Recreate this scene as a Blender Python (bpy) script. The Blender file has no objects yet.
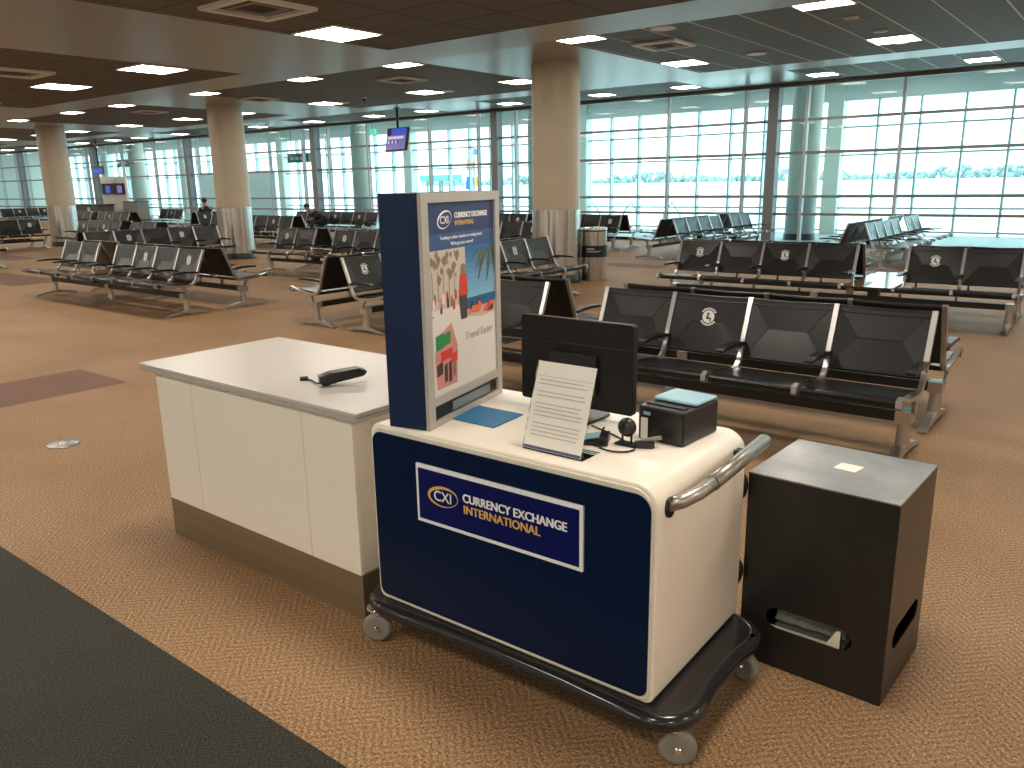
import bpy, math, random
from mathutils import Vector, Matrix, geometry
random.seed(7)
PI = math.pi
SC = bpy.context.scene
COL = SC.collection

# ------------------------------------------------------------------ materials
MATS = {}
def mat(name, color=(.5, .5, .5), rough=.5, metal=0., emit=None, strength=1., spec=None, coat=0.):
    m = bpy.data.materials.new(name); m.use_nodes = True
    b = m.node_tree.nodes['Principled BSDF']
    b.inputs['Base Color'].default_value = (*color, 1)
    b.inputs['Roughness'].default_value = rough
    b.inputs['Metallic'].default_value = metal
    if spec is not None: b.inputs['Specular IOR Level'].default_value = spec
    if coat: b.inputs['Coat Weight'].default_value = coat
    if emit:
        b.inputs['Emission Color'].default_value = (*emit, 1)
        b.inputs['Emission Strength'].default_value = strength
    MATS[name] = m
    return m

def nodes(m): return m.node_tree.nodes, m.node_tree.links, m.node_tree.nodes['Principled BSDF']
def add_noise(m, c1, c2, scale, detail=3, rough_amp=0, bump=0, bump_scale=None, stretch=None, dist=.002):
    n, l, b = nodes(m)
    tc = n.new('ShaderNodeTexCoord'); mp = n.new('ShaderNodeMapping'); l.new(tc.outputs['Object'], mp.inputs[0])
    if stretch: mp.inputs['Scale'].default_value = stretch
    t = n.new('ShaderNodeTexNoise'); t.inputs['Scale'].default_value = scale; t.inputs['Detail'].default_value = detail
    l.new(mp.outputs[0], t.inputs['Vector'])
    r = n.new('ShaderNodeValToRGB'); r.color_ramp.elements[0].color = (*c1, 1); r.color_ramp.elements[1].color = (*c2, 1)
    r.color_ramp.elements[0].position = .3; r.color_ramp.elements[1].position = .7
    l.new(t.outputs['Fac'], r.inputs[0]); l.new(r.outputs[0], b.inputs['Base Color'])
    if bump:
        t2 = n.new('ShaderNodeTexNoise'); t2.inputs['Scale'].default_value = bump_scale or scale; l.new(mp.outputs[0], t2.inputs['Vector'])
        bp = n.new('ShaderNodeBump'); bp.inputs['Strength'].default_value = bump; bp.inputs['Distance'].default_value = dist
        l.new(t2.outputs['Fac'], bp.inputs['Height']); l.new(bp.outputs[0], b.inputs['Normal'])
    return m

def carpet(name, base, dark, light, rib, sp=.22):
    m = mat(name, base, .6, spec=sp)
    n, l, b = nodes(m)
    tc = n.new('ShaderNodeTexCoord')
    def noise(s, d=2):
        t = n.new('ShaderNodeTexNoise'); t.inputs['Scale'].default_value = s; t.inputs['Detail'].default_value = d
        l.new(tc.outputs['Object'], t.inputs['Vector']); return t
    fine = noise(120, 3); mid = noise(9, 3); big = noise(1.1, 2)
    mp = n.new('ShaderNodeMapping'); mp.inputs['Rotation'].default_value = (0, 0, .0); l.new(tc.outputs['Object'], mp.inputs[0])
    # loop pile in zig-zag ribs
    sx = n.new('ShaderNodeSeparateXYZ'); l.new(mp.outputs[0], sx.inputs[0])
    def math_(op, a, bb=None):
        q = n.new('ShaderNodeMath'); q.operation = op
        for i, v in enumerate((a, bb)):
            if v is None: continue
            if isinstance(v, (int, float)): q.inputs[i].default_value = v
            else: l.new(v, q.inputs[i])
        return q.outputs[0]
    zig = math_('PINGPONG', sx.outputs['X'], .11)
    ph = math_('ADD', math_('MULTIPLY', sx.outputs['Y'], rib), math_('MULTIPLY', zig, rib))
    wob = math_('ADD', ph, math_('MULTIPLY', mid.outputs['Fac'], 3.))
    w = math_('ADD', math_('MULTIPLY', math_('SINE', wob), .5), .5)
    mixv = math_('ADD', math_('MULTIPLY', w, .10), math_('MULTIPLY', fine.outputs['Fac'], 1.05))
    mixv = math_('ADD', mixv, math_('MULTIPLY', big.outputs['Fac'], .18))
    r = n.new('ShaderNodeValToRGB'); e = r.color_ramp.elements
    e[0].position = .42; e[0].color = (*dark, 1); e[1].position = .92; e[1].color = (*light, 1)
    k = r.color_ramp.elements.new(.66); k.color = (*base, 1)
    l.new(mixv, r.inputs[0]); l.new(r.outputs[0], b.inputs['Base Color'])
    bp = n.new('ShaderNodeBump'); bp.inputs['Strength'].default_value = .7; bp.inputs['Distance'].default_value = .005
    l.new(mixv, bp.inputs['Height']); l.new(bp.outputs[0], b.inputs['Normal'])
    return m

def tile_mat(name, base, px, py, ox, oy, line_x, line_y, wx=.012, wy=.008, rough=.45, sp=.25):
    """ceiling tiles: lines at x = ox + k*px (colour line_x) and y = oy + k*py (colour line_y)"""
    m = mat(name, base, rough, spec=sp)
    n, l, b = nodes(m)
    tc = n.new('ShaderNodeTexCoord'); s = n.new('ShaderNodeSeparateXYZ'); l.new(tc.outputs['Object'], s.inputs[0])
    def M(op, a, bb=None):
        q = n.new('ShaderNodeMath'); q.operation = op
        for i, v in enumerate((a, bb)):
            if v is None: continue
            if isinstance(v, (int, float)): q.inputs[i].default_value = v
            else: l.new(v, q.inputs[i])
        return q.outputs[0]
    def line(ch, o, p, w):
        f = M('PINGPONG', M('SUBTRACT', s.outputs[ch], o - 50 * p), p / 2)
        return M('LESS_THAN', f, w)
    t = n.new('ShaderNodeTexNoise'); t.inputs['Scale'].default_value = 60; l.new(tc.outputs['Object'], t.inputs['Vector'])
    r = n.new('ShaderNodeMixRGB'); r.inputs[1].default_value = (*[c * .9 for c in base], 1); r.inputs[2].default_value = (*[min(1, c * 1.08) for c in base], 1)
    l.new(t.outputs['Fac'], r.inputs[0])
    a = n.new('ShaderNodeMixRGB'); a.inputs[2].default_value = (*line_y, 1); l.new(line('Y', oy, py, wy), a.inputs[0]); l.new(r.outputs[0], a.inputs[1])
    c = n.new('ShaderNodeMixRGB'); c.inputs[2].default_value = (*line_x, 1); l.new(line('X', ox, px, wx), c.inputs[0]); l.new(a.outputs[0], c.inputs[1])
    l.new(c.outputs[0], b.inputs['Base Color'])
    return m

def glass(name, tint, refl=.06):
    m = bpy.data.materials.new(name); m.use_nodes = True
    n, l = m.node_tree.nodes, m.node_tree.links; n.clear()
    o = n.new('ShaderNodeOutputMaterial'); t = n.new('ShaderNodeBsdfTransparent'); g = n.new('ShaderNodeBsdfGlossy')
    t.inputs[0].default_value = (*tint, 1); g.inputs['Roughness'].default_value = .02; g.inputs[0].default_value = (.9, 1, 1, 1)
    x = n.new('ShaderNodeMixShader'); f = n.new('ShaderNodeFresnel'); f.inputs[0].default_value = 1.35
    l.new(f.outputs[0], x.inputs[0]); l.new(t.outputs[0], x.inputs[1]); l.new(g.outputs[0], x.inputs[2]); l.new(x.outputs[0], o.inputs[0])
    MATS[name] = m
    return m

BROWN = carpet('brown_carpet', (.262, .150, .072), (.085, .045, .020), (.53, .345, .19), 180)
MAROON = carpet('maroon_carpet', (.15, .07, .045), (.06, .028, .02), (.28, .15, .10), 180)
GREY = carpet('grey_carpet', (.036, .035, .028), (.017, .017, .014), (.070, .067, .054), 300, .08)
TILE_NEAR = tile_mat('ceiling_tile', (.165, .155, .142), .68, .68, -6.05, 5.9, (.05, .042, .037), (.05, .042, .037), .009, .009, .7)
TILE_MID = tile_mat('ceiling_plank_glare_tile', (.165, .16, .152), .645, .33, -4.2, 9.7, (.75, .78, .76), (.06, .058, .055), .012, .010, .6)  # tee lines coloured white to stand in for window glare
TILE_PLAIN = tile_mat('ceiling_plain_tile', (.165, .157, .146), .645, .645, -4.2, 9.7, (.10, .096, .09), (.085, .08, .076), .008, .010, .6)
SOFFIT = mat('painted_soffit', (.38, .39, .39), .28, spec=.5)
GREYMET = mat('mullion_metal', (.24, .255, .27), .45, metal=.2)
DULLCLAD = mat('dull_cladding', (.42, .45, .45), .45, metal=.3)
HEADM = mat('dark_head', (.12, .13, .135), .5)
CLAD = mat('column_steel', (.56, .53, .49), .24, metal=1.); CLAD.node_tree.nodes['Principled BSDF'].inputs['Anisotropic'].default_value = .92; CLAD.node_tree.nodes['Principled BSDF'].inputs['Anisotropic Rotation'].default_value = .25
PALEMET = mat('pale_mullion', (.52, .57, .60), .4, metal=.2)
INGLASS = glass('inner_glass', (.70, .92, .93)); OUTGLASS = glass('outer_glass', (.84, .97, .98))
WALLPAINT = mat('wall_paint', (.86, .82, .76), .6)
WHITE = mat('white_paint', (.78, .77, .74), .5)
BEIGE = add_noise(mat('beige_paint', (.55, .47, .34), .42), (.53, .455, .33), (.58, .49, .36), 2.)
PALECOL = mat('pale_column_paint', (.80, .83, .77), .5)
CORRCEIL = mat('corridor_ceiling', (.90, .90, .89), .6)
STEEL = add_noise(mat('stainless', (.55, .52, .48), .26, metal=1.), (.45, .42, .38), (.66, .62, .57), 14, stretch=(1, 1, .02))
BASEBLACK = mat('black_base', (.012, .012, .013), .35)
ALU = mat('polished_aluminium', (.54, .53, .52), .28, metal=.92)
VINYL = add_noise(mat('black_vinyl', (.011, .0105, .011), .29, spec=.42), (.007, .0068, .007), (.011, .0105, .011), 30, bump=.15, bump_scale=220, dist=.001)
BLACK = mat('black_plastic', (.010, .010, .011), .35)
SATIN = mat('satin_black', (.007, .007, .0075), .5, spec=.3)
BEAM = mat('black_beam', (.012, .012, .012), .4)
EMBGREY = mat('emblem_dark', (.03, .03, .03), .6)
HANDLE = mat('handle_steel', (.30, .275, .245), .36, metal=.85)
LOGO = mat('white_print', (.75, .74, .72), .6)
WOODTOP = add_noise(mat('laminate_wood', (.25, .14, .075), .12, coat=.4), (.20, .11, .06), (.32, .18, .10), 6, stretch=(1, 12, 1))
CREAM = mat('cream_shell', (.88, .79, .68), .38)
CREAMRIM = mat('cream_rim', (.72, .68, .57), .35)
NAVY = mat('navy_panel', (.002, .010, .038), .32, spec=.16)
NAVYSIDE = mat('navy_side', (.010, .022, .068), .5, spec=.2)
SIGNBLUE = mat('sign_blue', (.002, .006, .085), .32, spec=.3)
PRINTW = mat('sign_white', (.85, .85, .86), .5)
GOLD = mat('sign_gold', (.72, .42, .12), .5)
DOLLY = mat('glossy_black_plastic', (.018, .018, .019), .16)
WHEELM = mat('grey_rubber', (.22, .21, .19), .3)
CHROME = mat('chrome', (.75, .75, .75), .18, metal=1.)
COUNTER = add_noise(mat('grey_laminate', (.50, .46, .42), .33), (.47, .43, .39), (.53, .49, .45), 120)
COUNTEREDGE = mat('laminate_edge', (.42, .39, .35), .4)
DOORW = mat('white_door_panel', (.82, .765, .665), .42)
BRONZE = add_noise(mat('bronze_plinth', (.30, .24, .16), .38, metal=.7), (.27, .21, .14), (.34, .27, .18), 10, stretch=(.05, .05, 2))
CHARCOAL = mat('charcoal_metal', (.020, .020, .018), .30, metal=.15, spec=.5)
LIDSTEEL = add_noise(mat('brushed_lid', (.32, .32, .31), .3, metal=.9), (.24, .24, .235), (.42, .42, .41), 5, detail=6)
PAPER = mat('paper', (.80, .77, .70), .7)
INK = mat('pale_ink', (.45, .43, .42), .8)
INKBLUE = mat('blue_ink', (.06, .08, .16), .6)
MATBLUE = mat('blue_mat', (.02, .16, .34), .5)
CYANTOP = mat('pale_blue_top', (.28, .48, .58), .3)
LAMP = mat('lamp_panel', (.9, .9, .88), .5, emit=(1., .91, .78), strength=27)
FRAMEW = mat('light_trim', (.88, .87, .84), .45)
DARKVENT = mat('vent_dark', (.05, .045, .04), .6)
CONCRETE = add_noise(mat('apron_concrete', (.70, .70, .68), .8), (.62, .63, .62), (.78, .78, .76), .05)
TREE = add_noise(mat('haze_tinted_trees', (.24, .33, .30), .9), (.20, .28, .28), (.32, .40, .40), .2)  # distance haze put into the tree colour as a pale tint
CORRFLOOR = add_noise(mat('corridor_floor', (.34, .42, .42), .5), (.31, .39, .39), (.37, .45, .45), 4)
CORRWALL = mat('corridor_wall', (.82, .86, .86), .5)
TEALDARK = mat('corridor_sign', (.10, .16, .17), .4)
SKIN = mat('skin', (.42, .25, .17), .5)
HAIR = mat('dark_hair', (.015, .011, .009), .5)
JACKET = mat('dark_jacket', (.014, .018, .022), .8)
JACKET2 = mat('black_jacket', (.010, .011, .014), .8)
TROUSER = mat('dark_trousers', (.02, .02, .028), .8)
SHOE = mat('shoe', (.02, .018, .016), .4)
SCREENBLUE = mat('screen_blue', (.05, .08, .3), .3, emit=(.04, .10, .60), strength=.55)
SCREENPINK = mat('screen_violet', (.1, .08, .2), .3, emit=(.16, .15, .42), strength=.6)
SCREENWHITE = mat('screen_white', (.3, .3, .3), .3, emit=(.85, .70, .80), strength=.6)
SCREENDARK = mat('screen_dark', (.01, .01, .015), .3, emit=(.03, .02, .06), strength=.5)

# ------------------------------------------------------------------ mesh builder
class MB:
    def __init__(s): s.v = []; s.f = []; s.m = []; s.sm = []
    def add(s, vs, fs, mi=0, smooth=False, M=None):
        o = len(s.v)
        for p in vs:
            p = Vector(p)
            s.v.append(M @ p if M else p)
        for f in fs:
            s.f.append(tuple(o + i for i in f)); s.m.append(mi); s.sm.append(smooth)
        return s
    def box(s, x0, x1, y0, y1, z0, z1, mi=0, M=None):
        vs = [(x, y, z) for z in (z0, z1) for y in (y0, y1) for x in (x0, x1)]
        return s.add(vs, [(0, 2, 3, 1), (4, 5, 7, 6), (0, 1, 5, 4), (2, 6, 7, 3), (0, 4, 6, 2), (1, 3, 7, 5)], mi, False, M)
    def quad(s, a, b, c, d, mi=0): return s.add([a, b, c, d], [(0, 1, 2, 3)], mi)
    def poly(s, pts, mi=0): return s.add(pts, [tuple(range(len(pts)))], mi)
    def prism(s, pts, lo, hi, axis='z', mi=0, smooth=False, M=None):
        """pts 2-D outline (counter-clockwise); extruded lo..hi along axis; axis y: pts are (x,z)"""
        def P(a, b, h): return {'z': (a, b, h), 'y': (a, h, b), 'x': (h, a, b)}[axis]
        n = len(pts)
        vs = [P(a, b, lo) for a, b in pts] + [P(a, b, hi) for a, b in pts]
        s.add(vs, [(i, (i + 1) % n, n + (i + 1) % n, n + i) for i in range(n)], mi, smooth, M)
        s.add(vs, [tuple(range(n - 1, -1, -1)), tuple(range(n, 2 * n))], mi, False, M)
        return s
    def tube(s, pts, r, n=10, mi=0, M=None, cap=True):
        pts = [Vector(p) for p in pts]; rs = r if isinstance(r, (list, tuple)) else [r] * len(pts)
        rings = []; up = None
        for i, p in enumerate(pts):
            d = (pts[min(i + 1, len(pts) - 1)] - pts[max(i - 1, 0)]).normalized()
            if up is None: up = Vector((0, 0, 1)) if abs(d.z) < .9 else Vector((1, 0, 0))
            a = d.cross(up).normalized(); b = a.cross(d).normalized(); up = b
            rings.append([p + rs[i] * (math.cos(t) * a + math.sin(t) * b) for t in [2 * PI * k / n for k in range(n)]])
        vs = [q for r_ in rings for q in r_]; fs = []
        for i in range(len(pts) - 1):
            for k in range(n):
                fs.append((i * n + k, i * n + (k + 1) % n, (i + 1) * n + (k + 1) % n, (i + 1) * n + k))
        s.add(vs, fs, mi, True, M)
        if cap: s.add(vs, [tuple(range(n))[::-1], tuple((len(pts) - 1) * n + k for k in range(n))], mi, False, M)
        return s
    def lathe(s, prof, n=32, mi=0, c=(0, 0), smooth=True, M=None):
        vs = [(c[0] + r * math.cos(2 * PI * k / n), c[1] + r * math.sin(2 * PI * k / n), z) for r, z in prof for k in range(n)]
        fs = [(i * n + k, i * n + (k + 1) % n, (i + 1) * n + (k + 1) % n, (i + 1) * n + k) for i in range(len(prof) - 1) for k in range(n)]
        s.add(vs, fs, mi, smooth, M)
        if prof[0][0] > 0: s.add(vs, [tuple(range(n))[::-1]], mi, False, M)
        if prof[-1][0] > 0: s.add(vs, [tuple((len(prof) - 1) * n + k for k in range(n))], mi, False, M)
        return s
    def bar(s, path, th, x0, x1, mi=0):
        """flat bar swept along a (y,z) path, x0..x1 wide"""
        n = len(path); L = []; Rr = []
        for i, (y, z) in enumerate(path):
            y0, z0 = path[max(i - 1, 0)]; y1, z1 = path[min(i + 1, n - 1)]
            d = math.hypot(y1 - y0, z1 - z0); ny, nz = -(z1 - z0) / d, (y1 - y0) / d
            t = (th[i] if isinstance(th, (list, tuple)) else th) / 2
            L.append((y + ny * t, z + nz * t)); Rr.append((y - ny * t, z - nz * t))
        vs = []
        for i in range(n):
            vs += [(x0, *L[i]), (x1, *L[i]), (x1, *Rr[i]), (x0, *Rr[i])]
        fs = [(4 * i + k, 4 * i + (k + 1) % 4, 4 * i + 4 + (k + 1) % 4, 4 * i + 4 + k) for i in range(n - 1) for k in range(4)]
        fs += [(3, 2, 1, 0), tuple(4 * (n - 1) + k for k in range(4))]
        return s.add(vs, fs, mi, False)
    def ball(s, c, r, mi=0, n=12, sc=(1, 1, 1)):
        prof = [(math.sin(PI * i / n), -math.cos(PI * i / n)) for i in range(n + 1)]
        vs = [(c[0] + sc[0] * r * a * math.cos(2 * PI * k / n), c[1] + sc[1] * r * a * math.sin(2 * PI * k / n), c[2] + sc[2] * r * z) for a, z in prof for k in range(n)]
        fs = [(i * n + k, i * n + (k + 1) % n, (i + 1) * n + (k + 1) % n, (i + 1) * n + k) for i in range(n) for k in range(n)]
        return s.add(vs, fs, mi, True)
    def mesh(s, name, mats):
        me = bpy.data.meshes.new(name)
        me.from_pydata([tuple(p) for p in s.v], [], s.f)
        for m in (mats if isinstance(mats, (list, tuple)) else [mats]): me.materials.append(m)
        me.polygons.foreach_set('material_index', s.m); me.polygons.foreach_set('use_smooth', s.sm)
        me.update()
        return me
    def build(s, name, mats, parent=None, bevel=0, loc=None, rotz=0, seg=2, fix=True):
        me = s.mesh(name, mats)
        if fix:
            import bmesh
            b = bmesh.new(); b.from_mesh(me); bmesh.ops.remove_doubles(b, verts=b.verts, dist=1e-6); bmesh.ops.recalc_face_normals(b, faces=b.faces); b.to_mesh(me); b.free()
        return link(name, me, parent, bevel, loc, rotz, seg)

def link(name, me, parent=None, bevel=0, loc=None, rotz=0, seg=2):
    o = bpy.data.objects.new(name, me); COL.objects.link(o)
    if parent: o.parent = parent
    if loc: o.location = loc
    o.rotation_euler[2] = rotz
    if bevel:
        m = o.modifiers.new('edge', 'BEVEL'); m.width = bevel; m.segments = seg; m.limit_method = 'ANGLE'; m.angle_limit = math.radians(40)
    return o

def tag(o, label=None, cat=None, group=None, kind=None):
    if label: o['label'] = label
    if cat: o['category'] = cat
    if group: o['group'] = group
    if kind: o['kind'] = kind
    return o
def thing(name, label, cat, loc=(0, 0, 0), rotz=0, group=None):
    o = bpy.data.objects.new(name, None); COL.objects.link(o); o.empty_display_size = .1
    o.location = loc; o.rotation_euler = (0, 0, rotz)
    return tag(o, label, cat, group)
def struct(o, label=None):
    o['kind'] = 'structure'
    if label: o['label'] = label
    return o
def rrect(x0, x1, z0, z1, r, n=6):
    """rounded rectangle; r one radius or (bl, br, tr, tl)"""
    r = r if isinstance(r, (list, tuple)) else (r,) * 4
    pts = []
    for (cx, cz, a0), q in zip(((x0, z0, PI), (x1, z0, 1.5 * PI), (x1, z1, 0), (x0, z1, .5 * PI)), r):
        ox = cx + q if cx == x0 else cx - q; oz = cz + q if cz == z0 else cz - q
        for i in range(n + 1):
            a = a0 + .5 * PI * i / n; pts.append((ox + q * math.cos(a), oz + q * math.sin(a)))
    return pts
def text(body, name, size, m, parent, loc, rot, bold=0., align='LEFT', sx=1.):
    c = bpy.data.curves.new(name, 'FONT'); c.body = body; c.size = size; c.offset = min(bold, .0004); c.extrude = .0004; c.align_x = align
    c.resolution_u = 3
    tmp = bpy.data.objects.new('tmp', c); COL.objects.link(tmp); bpy.context.view_layer.update()
    me = bpy.data.meshes.new_from_object(tmp.evaluated_get(bpy.context.evaluated_depsgraph_get()))
    bpy.data.objects.remove(tmp); bpy.data.curves.remove(c); me.name = name; me.materials.clear(); me.materials.append(m)
    if bold > .0006:
        import bmesh
        q = bmesh.new()
        for k, d in enumerate((-bold, -bold * .4, bold * .4, bold)):
            n0 = len(q.verts); q.from_mesh(me); q.verts.ensure_lookup_table()
            for v in q.verts[n0:]: v.co.x += d; v.co.z += k * 2e-5
        q.to_mesh(me); q.free()
    o = bpy.data.objects.new(name, me); COL.objects.link(o); o.parent = parent; o.location = loc; o.rotation_euler = rot; o.scale = (sx, 1, 1)
    return o

# ------------------------------------------------------------------ camera
F, PITCH, ROLL, YAW, H = 802.61484, math.radians(14.01645), math.radians(.942603), math.radians(-38.270157), 1.68
fwd = Vector((math.sin(YAW), math.cos(YAW), 0)); right = Vector((math.cos(YAW), -math.sin(YAW), 0)); down = Vector((0, 0, -1))
f2 = math.cos(PITCH) * fwd + math.sin(PITCH) * down; d2 = math.cos(PITCH) * down - math.sin(PITCH) * fwd
r3 = math.cos(ROLL) * right + math.sin(ROLL) * d2; d3 = math.cos(ROLL) * d2 - math.sin(ROLL) * right
cd = bpy.data.cameras.new('camera'); cam = bpy.data.objects.new('camera', cd); COL.objects.link(cam)
cam.matrix_world = Matrix(((r3.x, -d3.x, -f2.x, 0), (r3.y, -d3.y, -f2.y, 0), (r3.z, -d3.z, -f2.z, H), (0, 0, 0, 1)))
cd.sensor_width = 36; cd.lens = 36 * F / 1024; cd.clip_start = .05; cd.clip_end = 4000
SC.camera = cam
def px(x, y, z):
    v = Vector((x, y, z - H)); d = v.dot(f2)
    return (512 + F * v.dot(r3) / d, 384 + F * v.dot(d3) / d) if d > .1 else (-9999, -9999)
def in_frame(x, y, z, pad=0):
    u, v = px(x, y, z); return -pad < u < 1024 + pad and -pad < v < 768 + pad

# ------------------------------------------------------------------ room shell
XL, XR, YB, YW = -62., 3.7, -5.2, 21.2
Z1, Z2, Z3 = 3.12, 3.58, 4.02                      # ceiling levels, rising towards the windows
b = MB()
def rect(x0, x1, y0, y1, z, mi): b.quad((x0, y0, z), (x1, y0, z), (x1, y1, z), (x0, y1, z), mi)
patches = [(-8.0, -7.07, 1.29, 3.38), (-9.0, -7.6, 14.3, 14.95), (-19.2, -16.3, 5.95, 6.9), (-26, -22.5, 8.2, 9.0)]
xs = sorted({XL, XR} | {p[0] for p in patches} | {p[1] for p in patches}); ys = sorted({1.29, YW} | {p[2] for p in patches} | {p[3] for p in patches})
rect(XL, XR, YB, 1.29, 0, 1)
for i in range(len(xs) - 1):
    for j in range(len(ys) - 1):
        cx, cy = (xs[i] + xs[i + 1]) / 2, (ys[j] + ys[j + 1]) / 2
        rect(xs[i], xs[i + 1], ys[j], ys[j + 1], 0, 2 if any(p[0] < cx < p[1] and p[2] < cy < p[3] for p in patches) else 0)
b.box(XL, XR, YB, YW, -.3, -.01, 0)
struct(b.build('floor', [BROWN, GREY, MAROON], fix=False), 'brown looped carpet with a dark grey carpet strip and maroon patches')

# ceiling: tile fields framed by painted soffit bands; three levels stepping up towards the glass
b = MB()
def down_rect(x0, x1, y0, y1, z, mi): b.quad((x0, y1, z), (x1, y1, z), (x1, y0, z), (x0, y0, z), mi)
BAY = 9.2; C0 = -8.22
bx = [C0 + BAY * k for k in range(-6, 3)]          # centre lines of the soffit bands that run to the windows
def level(z, y0, y1, fy0, fy1, tile):
    down_rect(XL, XR, y0, fy0, z, 0) if fy0 > y0 else None
    down_rect(XL, XR, fy1, y1, z, 0) if fy1 < y1 else None
    e = [XL] + [v for c in bx for v in (c - 1.36, c + 1.36)] + [XR]
    e = sorted(min(max(v, XL), XR) for v in e)
    for i in range(len(e) - 1):
        if e[i + 1] - e[i] < 1e-4: continue
        mid = (e[i] + e[i + 1]) / 2
        band = any(abs(mid - c) < 1.37 for c in bx)
        down_rect(e[i], e[i + 1], fy0, fy1, z, 0 if band else (3 if tile == 2 and mid < -8 else tile))  # fields on the left get tees without the painted glare
level(Z1, YB, 7.39, YB, 6.6, 1)
level(Z2, 7.39, 15.2, 8.0, 14.38, 2)
level(Z3, 15.2, YW, 15.7, 20.75, 2)
b.quad((XL, 7.39, Z1), (XR, 7.39, Z1), (XR, 7.39, Z2), (XL, 7.39, Z2), 0)
b.quad((XL, 15.2, Z2), (XR, 15.2, Z2), (XR, 15.2, Z3), (XL, 15.2, Z3), 0)
b.box(XL, XR, YB, YW, 4.6, 4.7, 0)
struct(b.build('ceiling', [SOFFIT, TILE_NEAR, TILE_MID, TILE_PLAIN], fix=False), 'grey tiled ceiling stepping up towards the windows')
for nm, q in (('wall_back', (XL, XR, YB - .2, YB)), ('wall_left', (XL - .2, XL, YB, YW + 5.5)), ('wall_right', (XR, XR + .2, YB, YW + 5.5))):  # walls added to enclose the room; right and back set close to bounce light
    w = MB(); w.box(*q, -.3, 4.7); struct(w.build(nm, [WALLPAINT]), 'plain painted wall added to enclose the room and bounce light')

# ------------------------------------------------------------------ curtain walls
YO = 26.5                                          # outer glass wall, across a corridor
T0 = -7.99
def member(w, x0, x1, y0, y1, z0, z1, mi=0): w.box(x0, x1, y0, y1, z0, z1, mi)
wn = 0
for k in range(-6, 3):
    xa, xb = T0 + BAY * (k - 1), T0 + BAY * k       # one bay: between two thick posts
    xa_, xb_ = max(xa, XL), min(xb, XR)
    if xb_ - xa_ < .5: continue
    wn += 1
    w = MB()
    if xb <= XR: w.box(xb - .13, xb + .13, YW - .16, YW + .14, 0, 3.93, 0)
    for dx in (.82, 3.05, BAY - 3.0, BAY - .78):
        x = xa + dx
        if xa_ < x < xb_: w.box(x - .035, x + .035, YW - .07, YW + .07, 0, 3.93, 1)
    for z, t in ((.05, .05), (.80, .032), (1.24, .032), (2.32, .036), (3.12, .032)):
        w.box(xa_, xb_, YW - .06, YW + .06, z - t, z + t, 0)
    w.box(xa_, xb_, YW - .05, YW + .12, 3.925, 4.6, 3)
    fr = struct(w.build('window_%d' % wn, [GREYMET, PALEMET, PALECOL, HEADM]), 'tall gridded glass wall bay between the lounge and the corridor')
    g = MB(); g.quad((xa_, YW, .05), (xb_, YW, .05), (xb_, YW, 3.92), (xa_, YW, 3.92)); g.build('pane', INGLASS, fr, fix=False)
for k in range(-6, 3):
    xa, xb = T0 + BAY * (k - 1), T0 + BAY * k
    xa_, xb_ = max(xa, XL), min(xb, XR)
    if xb_ - xa_ < .5: continue
    wn += 1
    w = MB()
    if xb <= XR: w.box(xb - .28, xb + .18, YO - .25, YO + .2, 0, 4.5, 2)
    x = xa + 1.15
    while x < xb - .5:
        if xa_ < x < xb_: w.box(x - .028, x + .028, YO - .10, YO + .10, .0, 3.98, 1)
        x += 1.15
    for z in (.10, .78, 1.16, 2.36, 3.18):
        w.box(xa_, xb_, YO - .08, YO + .08, z - .026, z + .026, 1)
    w.box(xa_, xb_, YO - .15, YO + .15, 3.94, 4.5, 3)
    fr = struct(w.build('window_%d' % wn, [GREYMET, PALEMET, PALECOL, CORRWALL]), 'outer gridded window bay looking onto the airfield')
    g = MB(); g.quad((xa_, YO, .1), (xb_, YO, .1), (xb_, YO, 3.96), (xa_, YO, 3.96)); g.build('pane', OUTGLASS, fr, fix=False)
w = MB(); w.box(XL, XR, YW + .15, YO + .3, -.3, -.002); struct(w.build('floor', [CORRFLOOR]), 'pale corridor floor beyond the inner glass')
w = MB(); w.box(XL, XR, YW + .12, YO + .3, 4.5, 4.7); struct(w.build('ceiling', [CORRCEIL]), 'white corridor ceiling beyond the inner glass')
# solid part of the outer wall with a double door, seen through the glass on the left
w = MB(); w.box(-43.2, -36.2, YO - .22, YO - .16, 0, 2.55); wl = struct(w.build('wall_corridor', [CORRWALL]), 'pale panelled corridor wall behind the glass')
w = MB(); w.box(-40.6, -38.6, YO - .30, YO - .225, 0, 2.2, 0); w.box(-39.62, -39.58, YO - .31, YO - .30, .05, 2.15, 1)
dr = struct(w.build('door_1', [mat('grey_door', (.40, .44, .45), .5), GREYMET]), 'pale grey double door in the corridor')
w = MB(); w.box(-39.50, -39.44, YO - .34, YO - .30, .95, 1.15); w.build('handle', [BLACK], dr)

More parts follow.
